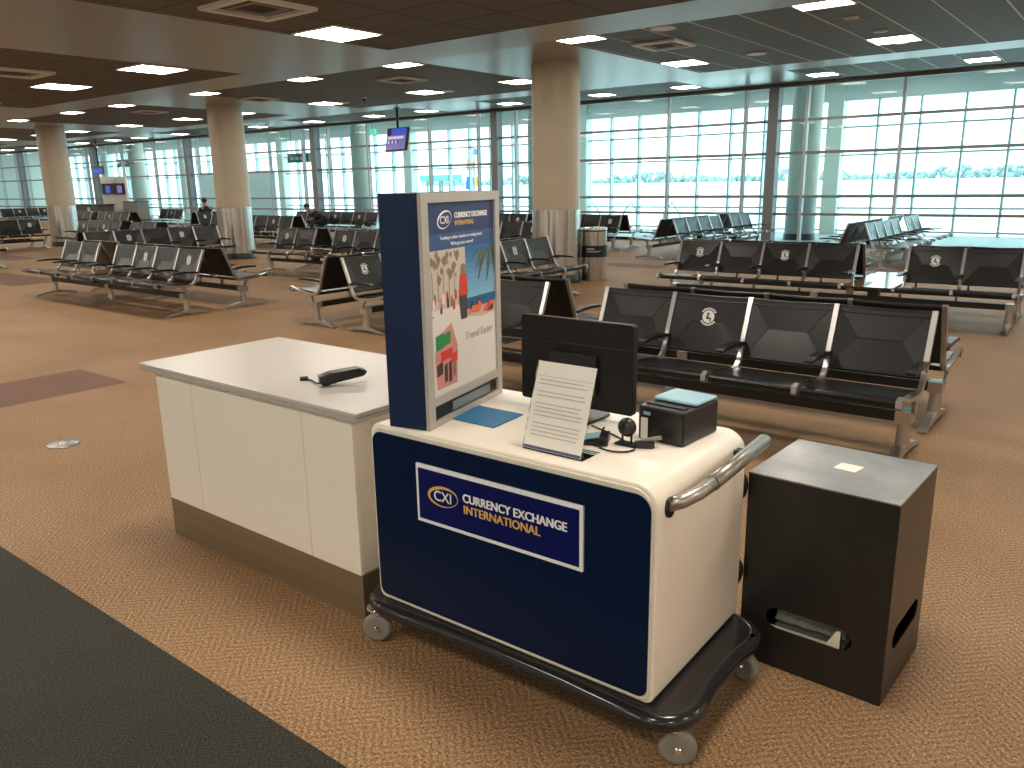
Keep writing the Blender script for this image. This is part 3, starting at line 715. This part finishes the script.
text('CURRENCY EXCHANGE', 'lettering', .0265, PRINTW, po, (.230, ys_, .703), RX, .0008, 'LEFT', .86)
text('INTERNATIONAL', 'lettering', .0215, GOLD, po, (.230, ys_, .678), RX, .0006, 'LEFT', .84)
text('Traveling to other countries or coming home?', 'lettering', .0168, PRINTW, po, (.280, ys_, .634), RX, .0001, 'CENTER', .98)
text("We've got you covered!", 'lettering', .0168, PRINTW, po, (.280, ys_, .612), RX, .0001, 'CENTER')
text('Travel Easier', 'lettering', .042, INK, po, (.285, ys_, .265), RX, .0, 'LEFT')
# --- monitor
mo = thing('computer_monitor', 'black computer monitor standing at the back of the counter', 'monitor', (-1.545, 2.33, ZT), math.radians(-.5))
q = MB(); q.prism(rrect(-.238, .238, .035, .350, .012), -.012, .016, 'y', 0); scr = q.build('casing', SATIN, mo, bevel=.003)
q = MB(); q.box(-.222, .222, .0161, .0168, .055, .330); q.build('screen', SCREENDARK, mo)
q = MB(); q.box(-.230, .230, -.0135, -.0118, .26, .264); q.box(-.10, .10, -.03, -.011, .09, .23); q.build('rear_housing', BLACK, mo, bevel=.006)
q = MB(); q.box(-.03, .03, -.045, -.025, .006, .17); q.build('stand_neck', BLACK, mo, bevel=.005)
q = MB(); q.prism(rrect(-.11, .11, -.115, .075, .03), 0, .009, 'z'); q.build('stand_foot', BLACK, mo, bevel=.003)
# --- slanted paper holder
ph = thing('document_holder', 'clear slanted sign holder with a printed letter standing before the monitor', 'sign holder', (-1.364, 1.922, ZT), 0)
lean = math.radians(19); cl, sl = math.cos(lean), math.sin(lean)
ACR = glass('acrylic', (.97, .98, .98))
def slant(x, t, d=0): return (x, t * sl + d * -cl, t * cl + d * sl + .004)
q = MB(); q.add([slant(x, t, d) for d in (0, .003) for x, t in ((-.113, 0), (.113, 0), (.113, .283), (-.113, .283))], [(0, 1, 2, 3), (7, 6, 5, 4), (0, 4, 5, 1), (1, 5, 6, 2), (2, 6, 7, 3), (3, 7, 4, 0)]); q.build('holder_panel', ACR, ph)
q = MB(); q.box(-.113, .113, 0, .10, 0, .003); q.build('holder_foot', ACR, ph)
q = MB(); q.quad(slant(-.108, .001, .0045), slant(.108, .001, .0045), slant(.108, .279, .0045), slant(-.108, .279, .0045)); pp = q.build('letter_sheet', PAPER, ph, fix=False)
q = MB(); rr = random.Random(5)
for i in range(15):
    t = .045 + i * .0125 + (.012 if i > 11 else 0)
    if i in (4, 9): continue
    l = .07 + rr.random() * .02
    if i == 14: l = .104
    q.quad(slant(-.092 if i < 14 else -.104, t, .0052), slant(l, t, .0052), slant(l, t + (.0032 if i < 14 else .0015), .0052), slant(-.092 if i < 14 else -.104, t + (.0032 if i < 14 else .0015), .0052))
q.build('printed_lines', INK, pp, fix=False)
q = MB(); q.quad(slant(-.108, .002, .0053), slant(.106, .002, .0053), slant(.106, .011, .0053), slant(-.108, .011, .0053)); q.build('blue_strip', INKBLUE, pp, fix=False)
# --- blue mat
q = MB(); q.prism([(-.095, -.10), (.115, -.10), (.10, .088), (-.11, .088)], 0, .004, 'z')
tag(q.build('desk_mat', [MATBLUE], bevel=.0015, loc=(-1.80, 2.13, ZT)), 'flat blue mat lying on the counter in front of the navy sign', 'mat')
# --- receipt printer
rpn = thing('receipt_printer', 'black box-shaped receipt printer with pale blue top on the counter', 'printer', (-1.142, 2.330, ZT), math.radians(-4))
q = MB(); q.prism(rrect(-.084, .084, -.115, .115, .012), 0, .112, 'z'); q.build('body', BLACK, rpn, bevel=.006)
q = MB(); q.prism(rrect(-.082, .082, -.03, .113, .012), .113, .124, 'z'); q.build('lid', CYANTOP, rpn, bevel=.006)
q = MB(); q.box(-.07, .07, -.085, -.06, .111, .116); q.build('paper_slot', SATIN, rpn)
q = MB(); q.box(-.06, -.035, -.118, -.114, .085, .095); q.build('power_button', CYANTOP, rpn)
# --- small webcam on a stand, white tag, card reader, cable
wc = thing('desk_camera', 'small black camera on a forked stand beside the printed letter', 'camera', (-1.225, 2.14, ZT))
q = MB(); q.ball((0, 0, .058), .026, sc=(1.2, 1, 1.2)); q.build('head', BLACK, wc)
q = MB(); q.tube([(-.016, 0, .04), (-.016, 0, .006)], .004, 8); q.tube([(.016, 0, .04), (.016, 0, .006)], .004, 8); q.box(-.035, .035, -.02, .02, 0, .006); q.build('stand', BLACK, wc, bevel=.001)
q = MB(); q.prism(rrect(-.012, .012, 0, .075, .002), -.0015, .0015, 'y'); tag(q.build('card_tag', [PAPER], loc=(-1.205, 2.215, ZT)), 'small white upright card beside the black desk camera', 'card')
cr_ = thing('card_reader', 'flat grey and black card reader between the letter and desk camera', 'card reader', (-1.325, 2.10, ZT), math.radians(25))
q = MB(); q.prism([(-.05, 0), (.05, 0), (.05, .03), (-.05, .012)], -.04, .04, 'y'); q.build('body', BLACK, cr_, bevel=.003)
q = MB(); q.add([(-.045, -.03, .0145), (.02, -.03, .026), (.02, .03, .026), (-.045, .03, .0145)], [(0, 1, 2, 3)]); q.build('display', CYANTOP, cr_, fix=False)
mp_ = thing('stapler', 'small black stapler-like gadget with grey tip in front of the printer', 'desk gadget', (-1.165, 2.15, ZT), math.radians(30))
q = MB(); q.prism(rrect(-.035, .03, -.018, .018, .012), 0, .018, 'z'); q.build('body', BLACK, mp_, bevel=.004)
q = MB(); q.tube([(.0, 0, .022), (.05, .01, .030)], .007, 10); q.build('tip', WHEELM, mp_)
q = MB(); cpts = []
for i in range(25):
    t = i / 24; a = PI * .9 + t * PI * 1.5
    cpts.append((-1.235 + .06 * math.cos(a), 2.095 + .05 * math.sin(a), ZT + .004 + (.05 * (1 - t * 4) ** 2 if t < .25 else 0)))
cpts += [(-1.23, 2.15, ZT + .004), (-1.30, 2.19, ZT + .004), (-1.42, 2.24, ZT + .004)]
q.tube(cpts, .003, 8); tag(q.build('cable', [BLACK], fix=False), 'thin black cable looping over the counter beneath the desk camera', 'cable')

# ------------------------------------------------------------------ long fixed counter
cb = thing('service_counter', 'long off-white cabinet counter with grey top and bronze plinth', 'counter', (-2.95, 2.27, 0))
q = MB(); q.box(-.645, .69, -.372, .37, .195, .835); q.build('carcass', DOORW, cb)
xs_ = [-.705, -.407, .397, .70]
for a_, b_ in zip(xs_[:-1], xs_[1:]):
    q = MB(); q.box(a_ + .0015, b_ - .0015, -.388, -.37, .196, .832); q.build('door', DOORW, cb, bevel=.0015)
q = MB(); q.box(-.705, -.64, -.37, .37, .196, .832); q.build('end_panel', DOORW, cb)
q = MB(); q.box(-.71, .70, -.384, .36, 0, .194); q.build('plinth', BRONZE, cb)
q = MB(); q.prism(rrect(-.815, .755, -.412, .40, .012, 3), .836, .853, 'z', 1); q.prism(rrect(-.812, .752, -.409, .397, .012, 3), .853, .870, 'z', 0); q.build('countertop', [COUNTER, COUNTEREDGE], cb, bevel=.003)
sn = thing('handheld_scanner', 'black handheld scanner with a short coiled cable lying on the grey counter', 'scanner', (-2.60, 2.15, .8708), math.radians(60))
q = MB(); q.prism([(-.085, 0), (-.03, .012), (.085, .03), (.10, .05), (.06, .066), (-.06, .058), (-.10, .045), (-.10, .006)], -.03, .03, 'y'); q.build('body', BLACK, sn, bevel=.010)
q = MB(); q.box(-.104, -.099, -.024, .024, .014, .046); q.build('scan_window', SCREENDARK, sn)
q = MB(); q.tube([(-.09, .0, .01), (-.11, .03, .006), (-.12, .09, .006), (-.14, .13, .006)], .004, 8); q.prism(rrect(-.165, -.13, .125, .15, .006), 0, .014, 'z'); q.build('cable', BLACK, sn)

# ------------------------------------------------------------------ charcoal metal bin box
bn = thing('metal_drop_box', 'charcoal sheet metal box with brushed lid and cut-out slots', 'box', (-.490, 2.532, 0), math.radians(-2.0))
BXW, BXD, BXH = .484, .445, .700                     # local: x -W..0, y 0..D
def stadium(c0, c1, lo, hi, n=6):
    r = (hi - lo) / 2; m_ = (hi + lo) / 2
    return [(c1 - r + r * math.cos(-PI / 2 + PI * i / n), m_ + r * math.sin(-PI / 2 + PI * i / n)) for i in range(n + 1)] + [(c0 + r + r * math.cos(PI / 2 + PI * i / n), m_ + r * math.sin(PI / 2 + PI * i / n)) for i in range(n + 1)]
def holed(outer, hole, put):
    loops = [[Vector((a, c, 0)) for a, c in outer], [Vector((a, c, 0)) for a, c in hole]]
    tris = geometry.tessellate_polygon(loops); pts = outer + hole
    return [put(*p) for p in pts], [tuple(t) for t in tris]
def sheet(name, vs, fs, thick=.006):
    q = MB(); q.add(vs, fs); o = q.build(name, CHARCOAL, bn); s = o.modifiers.new('sheet', 'SOLIDIFY'); s.thickness = thick; s.offset = 0; return o
rc = [(-BXW, .0), (0, .0), (0, BXH), (-BXW, BXH)]
sheet('front_panel', *holed(rc, stadium(-BXW + .088, -.100, .152, .230), lambda a, c: (a, 0, c)))
rc = [(0, .0), (BXD, .0), (BXD, BXH), (0, BXH)]
sheet('side_panel', *holed(rc, stadium(.075, .385, .158, .238), lambda a, c: (0, a, c)))
sheet('side_panel', [(-BXW, 0, 0), (-BXW, BXD, 0), (-BXW, BXD, BXH), (-BXW, 0, BXH)], [(0, 1, 2, 3)])
sheet('back_panel', [(-BXW, BXD, 0), (0, BXD, 0), (0, BXD, BXH), (-BXW, BXD, BXH)], [(0, 1, 2, 3)])
q = MB(); q.box(-BXW + .004, -.004, .004, BXD - .004, .12, .126); q.build('inner_shelf', SATIN, bn)
q = MB(); q.box(-BXW - .004, .004, -.004, BXD + .004, BXH, BXH + .007); q.build('lid', LIDSTEEL, bn, bevel=.002)
q = MB(); q.prism([(-.055, -.03), (.02, -.04), (.032, .035), (-.045, .04)], 0, .0006, 'z'); tag(q.build('paper_scrap', [PAPER], loc=(-.70, 2.775, BXH + .0078)), 'scrap of white paper stuck on the box lid', 'paper')
pb = thing('paper_bag', 'crumpled grey paper bag inside the box, seen through the front slot', 'bag', (-.745, 2.645, .1268))
q = MB(); r_ = random.Random(9); nn = 9
g = [((i / nn - .5) * .24, (j / 4 - .5) * .12, .02 + .075 * math.sin(PI * j / 4 + .25) * (.75 + .35 * r_.random())) for j in range(5) for i in range(nn + 1)]
q.add(g, [(j * (nn + 1) + i, j * (nn + 1) + i + 1, (j + 1) * (nn + 1) + i + 1, (j + 1) * (nn + 1) + i) for j in range(4) for i in range(nn)])
q.box(-.118, .118, -.058, .058, 0, .02); q.build('wrapping', mat('grey_paper', (.17, .17, .155), .6), pb)
q = MB(); q.box(-.125, .105, -.095, -.088, .0, .028); q.prism([(.055, .0), (.112, -.0), (.112, .085), (.098, .08)], -.094, -.092, 'y'); q.build('white_flap', PAPER, pb)

# floor outlet disc
od = thing('floor_outlet', 'round metal floor outlet cover in the brown carpet left of the counter', 'floor outlet', (-5.66, 2.21, .0005))
q = MB(); q.lathe([(.105, 0), (.10, .006), (.06, .008)], 32); q.build('cover', LIDSTEEL, od)
q = MB(); q.lathe([(.03, .008), (.028, .0095)], 20); q.build('cap', STEEL, od)

# ------------------------------------------------------------------ litter bin
lb = thing('litter_bin', 'round stainless litter bin with a black band beside the central column', 'bin', (-7.70, 12.15, 0))
R_ = .232
q = MB(); q.lathe([(R_, .0), (R_, .41)], 40); q.lathe([(R_ + .004, .0), (R_ + .004, .03)], 40); q.build('lower_drum', STEEL, lb, fix=False)
q = MB(); q.lathe([(R_ + .003, .41), (R_ + .003, .61)], 40); bd = q.build('band', BLACK, lb, fix=False)
q = MB(); q.lathe([(R_, .61), (R_, .85)], 40); q.build('upper_drum', STEEL, lb, fix=False)
q = MB(); q.lathe([(R_ - .012, .85), (R_ - .012, .875)], 40); q.build('neck_ring', BLACK, lb, fix=False)
q = MB(); q.lathe([(R_ + .004, .875), (R_ + .004, .905), (R_ - .05, .915), (.09, .90), (.088, .86)], 40); q.build('rim', STEEL, lb, fix=False)
q = MB(); va = math.atan2(-12.15, 7.70)
for i, (z, w_) in enumerate(((.545, .07), (.515, .13), (.50, .11))):
    for s_ in range(6):
        a0 = va - .55 + (s_ / 6) * w_ / R_ * 2; a1 = a0 + w_ / R_ / 3.6
        q.quad(*[(( R_ + .0045) * math.cos(a), (R_ + .0045) * math.sin(a), zz) for a, zz in ((a0, z), (a1, z), (a1, z + (.02 if i == 0 else .008)), (a0, z + (.02 if i == 0 else .008)))])
q.build('printed_mark', LOGO, bd, fix=False)

# ------------------------------------------------------------------ screens and boarding desk
hs = thing('hanging_screen', 'flight information screen hanging from the ceiling above the navy sign', 'screen', (-15.42, 15.0, 0), math.radians(-8))
tiltM = Matrix.Translation((0, 0, 2.82)) @ Matrix.Rotation(math.radians(-12), 4, 'X') @ Matrix.Diagonal((.80, 1, .92, 1))
q = MB(); q.box(-.53, .53, -.04, .05, -.31, .31, 0, tiltM); q.build('casing', BLACK, hs, bevel=.008)
q = MB()
def SR(x0, x1, z0, z1, mi, dy): q.add([(x0, -.041 - dy, z0), (x1, -.041 - dy, z0), (x1, -.041 - dy, z1), (x0, -.041 - dy, z1)], [(0, 1, 2, 3)], mi, False, tiltM)
SR(-.51, .51, -.29, .29, 1, .001); SR(-.28, .51, .10, .29, 0, .002); SR(-.51, -.28, .10, .29, 3, .002)
for i in range(9): SR(-.44 + i * .095, -.37 + i * .095 + (.01 if i % 2 else 0), .0, .07, 2, .003)
for i in range(6): SR(-.40 + i * .095, -.33 + i * .095, -.12, -.05, 3 if i % 2 else 2, .003)
q.build('screen', [SCREENBLUE, SCREENPINK, SCREENWHITE, SCREENDARK], hs, fix=False)
q = MB(); q.tube([(0, .03, 3.1), (0, .03, 3.58)], .03, 12); q.lathe([(.09, 3.56), (.09, 3.58)], 20, c=(0, .03)); q.build('pole', BLACK, hs)

bd_ = thing('screen_partition', 'tall white panel with two blue screens behind the far boarding desk', 'boarding desk', (-36.6, 18.0, 0))
q = MB(); q.box(-1.08, 1.08, 0, .12, .0, 2.25); q.build('panel', WHITE, bd_)
q = MB(); q.box(-1.0, 1.05, -.03, 0, 1.50, 1.97); sbz = q.build('screen_surround', BLACK, bd_)
for x in (-.45, .60):
    q = MB(); q.box(x - .20, x + .22, -.035, -.03, 1.56, 1.88); q.build('screen', SCREENBLUE if x < 0 else SCREENPINK, sbz)
q = MB(); q.box(-.10, .35, -.02, 0, 2.0, 2.15); q.build('sign_strip', LOGO, bd_)
dk_ = thing('boarding_desk', 'dark grey boarding desk standing before the two blue screens', 'desk', (-36.5, 17.0, 0))
q = MB(); q.box(-1.1, 1.1, -.35, .35, 0, 1.06); q.build('body', mat('desk_grey', (.11, .11, .11), .5), dk_, bevel=.01)
q = MB(); q.box(-1.16, 1.16, -.40, .40, 1.06, 1.10); q.build('worktop', CHARCOAL, dk_, bevel=.004)
q = MB(); q.lathe([(.14, 0), (.14, .004)], 20, M=Matrix.Translation((.25, -.352, .85)) @ Matrix.Rotation(PI / 2, 4, 'X')); q.build('emblem', LOGO, dk_)
gc = MB(); gc.box(-.62, .62, -.25, .25, .0, 1.17, 0); gc.box(-.64, .64, -.27, .27, 1.17, 1.2, 1)
tag(gc.build('equipment_cabinet', [mat('cabinet_grey', (.30, .31, .30), .5), CHARCOAL], bevel=.008, loc=(-34.8, 18.0, 0)), 'pale grey equipment cabinet right of the boarding desk screens', 'cabinet')
gs = thing('hanging_screen', 'small blue screen hanging above the boarding desk panel', 'screen', (-36.95, 17.6, 0))
q = MB(); q.box(-.52, .52, -.03, .03, 2.36, 2.72); q.build('casing', mat('screen_case', (.10, .13, .2), .4), gs)
q = MB(); q.box(-.42, .42, -.035, -.03, 2.40, 2.62); q.build('screen', SCREENBLUE, gs)
q = MB(); q.tube([(.1, 0, 2.72), (.1, 0, Z3 - .005)], .03, 10); q.build('pole', BLACK, gs)
# signs and lamps in the corridor
for x, y, z, w_, lab in ((-30.6, 23.6, 2.95, 1.5, 'dark hanging sign in the corridor right of the second column'), (-46.0, 23.6, 3.15, 2.0, 'dark hanging sign in the corridor above the boarding desk')):
    t = thing('corridor_sign', lab, 'sign', (x, y, 0))
    q = MB(); q.box(-w_ / 2, w_ / 2, -.06, .06, z - .2, z + .2); q.build('panel', TEALDARK, t)
    q = MB()
    for k in range(3): q.box(-w_ / 2 + .2 + k * .35, -w_ / 2 + .45 + k * .35, -.065, -.06, z - .09, z + .05)
    q.build('arrow_marks', LOGO, t)
    q = MB(); q.tube([(-w_ / 3, 0, z + .2), (-w_ / 3, 0, 4.5)], .02, 8); q.tube([(w_ / 3, 0, z + .2), (w_ / 3, 0, 4.5)], .02, 8); q.build('hanger', GREYMET, t)
es = thing('exit_sign', 'small green lit exit sign in the corridor left of the hanging screen', 'exit sign', (-24.2, 22.2, 0))
q = MB(); q.box(-.22, .22, -.03, .03, 3.62, 3.80); q.build('casing', mat('exit_green', (.05, .5, .3), .4, emit=(.10, .9, .55), strength=.8), es)
text('EXIT', 'lettering', .16, PRINTW, es, (0, -.032, 3.655), RX, .001, 'CENTER'); q = MB(); q.tube([(0, 0, 3.8), (0, 0, 4.5)], .015, 8); q.build('hanger', GREYMET, es)

# ------------------------------------------------------------------ people
def skinned(name, pts, edges, rad, m, parent, sub=1):
    me = bpy.data.meshes.new(name); me.from_pydata(pts, edges, []); me.materials.append(m)
    o = bpy.data.objects.new(name, me); COL.objects.link(o); o.parent = parent
    o.modifiers.new('skin', 'SKIN'); s = o.modifiers.new('smooth', 'SUBSURF'); s.levels = sub; s.render_levels = sub
    sk = me.skin_vertices[0].data
    for i, r in enumerate(rad): sk[i].radius = (r, r) if not isinstance(r, tuple) else r
    sk[0].use_root = True
    for p in me.polygons: p.use_smooth = True
    return o
def person(loc, rz, label, jacket, lean=.25, hair=HAIR, twist=0.):
    """seated figure, local: faces -y, hips at y 0 on the seat"""
    t = thing('person', label, 'person', loc, rz)
    sy = -.5 * math.sin(lean); ch = (0, sy * .8, .54 + .40 * math.cos(lean)); nk = (0, sy * 1.15, .54 + .54 * math.cos(lean)); hd = (twist * .04, sy * 1.45 - .02, .54 + .68 * math.cos(lean))
    pts = [(0, 0, .575), (0, sy * .35, .70), ch, nk, hd, (hd[0], hd[1] - .01, hd[2] + .07)]; e = [(0, 1), (1, 2), (2, 3), (3, 4), (4, 5)]; r = [.13, .125, .135, .055, .085, .078]
    for s in (-1, 1):
        b0 = len(pts)
        pts += [(s * .10, -.05, .545), (s * .12, -.44, .53), (s * .12, -.43, .10), (s * .12, -.52, .045)]; e += [(0, b0), (b0, b0 + 1), (b0 + 1, b0 + 2), (b0 + 2, b0 + 3)]; r += [.085, .062, .045, .035]
        b1 = len(pts)
        sh = (s * .19, ch[1], ch[2] + .04); el = (s * .24, sy * .7 - .08, .71); wr = (s * .07, -.34, .66)
        pts += [sh, el, wr, (s * .05, -.39, .645)]; e += [(2, b1), (b1, b1 + 1), (b1 + 1, b1 + 2), (b1 + 2, b1 + 3)]; r += [.06, .045, .03, (.036, .018)]
        for k in range(5):
            f0 = len(pts); dx = (k - 2) * .016
            if k == 0: pts += [(s * .02, -.40, .645), (s * .005, -.42, .64)]
            else: pts += [(s * (.05 + dx * .9), -.44, .64), (s * (.05 + dx), -.475 - (.01 if k in (2, 3) else 0), .625)]
            e += [(b1 + 3, f0), (f0, f0 + 1)]; r += [.009, .007]
    skinned('body', pts, e, r, SKIN, t, 2)
    # jacket and trousers over the body
    jp = [(0, .0, .60), (0, sy * .35, .70), ch, (nk[0], nk[1], nk[2] - .03)]; je = [(0, 1), (1, 2), (2, 3)]; jr = [.15, .15, .16, .085]
    for s in (-1, 1):
        b1 = len(jp); jp += [(s * .19, ch[1], ch[2] + .04), (s * .24, sy * .7 - .08, .71), (s * .09, -.31, .667)]; je += [(2, b1), (b1, b1 + 1), (b1 + 1, b1 + 2)]; jr += [.082, .064, .045]
    skinned('jacket', jp, je, jr, jacket, t, 2)
    tp = [(0, 0, .58)]; te = []; tr = [.145]
    for s in (-1, 1):
        b1 = len(tp); tp += [(s * .10, -.08, .55), (s * .12, -.44, .54), (s * .12, -.43, .12)]; te += [(0, b1), (b1, b1 + 1), (b1 + 1, b1 + 2)]; tr += [.10, .078, .06]
    skinned('trousers', tp, te, tr, TROUSER, t, 2)
    q = MB(); q.ball((hd[0], hd[1] + .02, hd[2] + .055), .098, sc=(.93, 1.0, 1.0)); hr = q.build('hair', hair, t)
    q = MB(); q.ball((hd[0] + twist * .02, hd[1] - .085, hd[2] + .02), .016, sc=(.7, 1.2, 1.2))
    for s in (-1, 1): q.ball((hd[0] + s * .083, hd[1], hd[2] + .015), .022, sc=(.4, .8, 1.2))
    q.build('face_features', SKIN, t)
    for s in (-1, 1):
        q = MB(); q.prism(rrect(-.045, .045, -.14, .12, .04), 0, .07, 'z'); q.build('shoe', SHOE, t, bevel=.02, loc=(s * .12, -.47, .0))
    return t
pz = person((-21.80, 17.62, 0), math.radians(-20), 'hunched person in dark jacket sitting in the far row by the window', JACKET, .80, twist=-1)
person((-27.66, 16.95, 0), math.radians(-90), 'dark-haired person seen from behind left of the second column', JACKET2, .08)

# ------------------------------------------------------------------ outside
w = MB(); w.box(-2500, 1500, YO + .3, 3500, -4.7, -4.5); struct(w.build('ground', [CONCRETE]), 'pale sunlit airport apron and field')
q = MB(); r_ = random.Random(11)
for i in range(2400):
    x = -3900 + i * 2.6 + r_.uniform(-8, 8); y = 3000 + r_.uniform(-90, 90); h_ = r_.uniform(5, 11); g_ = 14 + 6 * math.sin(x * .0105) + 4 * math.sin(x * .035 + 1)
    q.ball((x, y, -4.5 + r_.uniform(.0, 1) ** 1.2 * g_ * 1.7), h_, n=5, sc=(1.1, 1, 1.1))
tag(q.build('treeline', [TREE], fix=False), 'haze-tinted row of trees along the horizon across the airfield', 'trees', kind='stuff')
bp_ = thing('banner_post', 'slim outdoor post with orange and blue banners beyond the glass', 'banner', (-38.6, 45.0, -4.5))
q = MB(); q.tube([(0, 0, 0), (0, 0, 8.7)], .07, 10); q.build('post', GREYMET, bp_)
for z0, z1, x0, x1, c in ((8.15, 8.65, -.15, .45, (.05, .25, .42)), (7.05, 7.95, -.75, .05, (.75, .30, .06)), (5.75, 6.75, -.85, -.15, (.03, .16, .45)), (6.05, 6.75, -.1, .35, (.75, .36, .06))):
    q = MB(); q.prism([(x0, z0 + .1), (x1, z0), (x1 + .06, z1 - .1), (x0 + .1, z1)], -.03, .03, 'y'); q.build('banner', mat('banner_%d' % int(z0 * 10), c, .7), bp_)
for i, (x, y) in enumerate(((-41.7, 44), (-39.9, 43.6))):
    t = thing('ramp_canopy', ('pale green roofed shelter outside left of the banner post', 'second pale green roofed shelter outside further left')[i], 'shelter', (x, y, -4.5))
    q = MB(); q.box(-.72, .72, -.7, .7, 6.45, 6.85); q.build('roof', mat('shelter_green%d' % i, (.12, .34, .30), .6), t)
    for sx in (-1, 1):
        q = MB(); q.box(sx * .6 - .06, sx * .6 + .06, -.06, .06, 0, 6.45); q.build('post', GREYMET, t)
for i, x in enumerate((-22.0, -19.9, -17.8)):
    q = MB(); q.tube([(0, 0, 0), (.1, 0, 3.2), (.3, 0, 4.8), (.7, 0, 5.25), (1.1, 0, 4.7), (1.4, 0, 2.0), (1.6, 0, 0)], .045, 8)
    tag(q.build('hose_arch', [mat('hose%d' % i, (.18, .30, .32), .6)], loc=(x, 33.5, -4.5)), '%s bent service pipe outside the window behind the litter bin' % ('left', 'middle', 'right')[i], 'pipe')

# ------------------------------------------------------------------ light and colour
w = bpy.data.worlds.new('sky'); SC.world = w; w.use_nodes = True
bg = w.node_tree.nodes['Background']; bg.inputs[0].default_value = (.90, .97, 1.0, 1); bg.inputs[1].default_value = 3.3
vs = SC.view_settings
SC.display_settings.display_device = 'sRGB'
vs.view_transform = 'Standard'; vs.look = 'None'; vs.exposure = .45; vs.gamma = 1.; vs.use_curve_mapping = False
SC.cycles.max_bounces = 8; SC.cycles.diffuse_bounces = 4; SC.cycles.glossy_bounces = 4; SC.cycles.transparent_max_bounces = 16
SC.cycles.sample_clamp_indirect = 6; SC.cycles.caustics_reflective = False; SC.cycles.caustics_refractive = False
SC.cycles.use_denoising = True
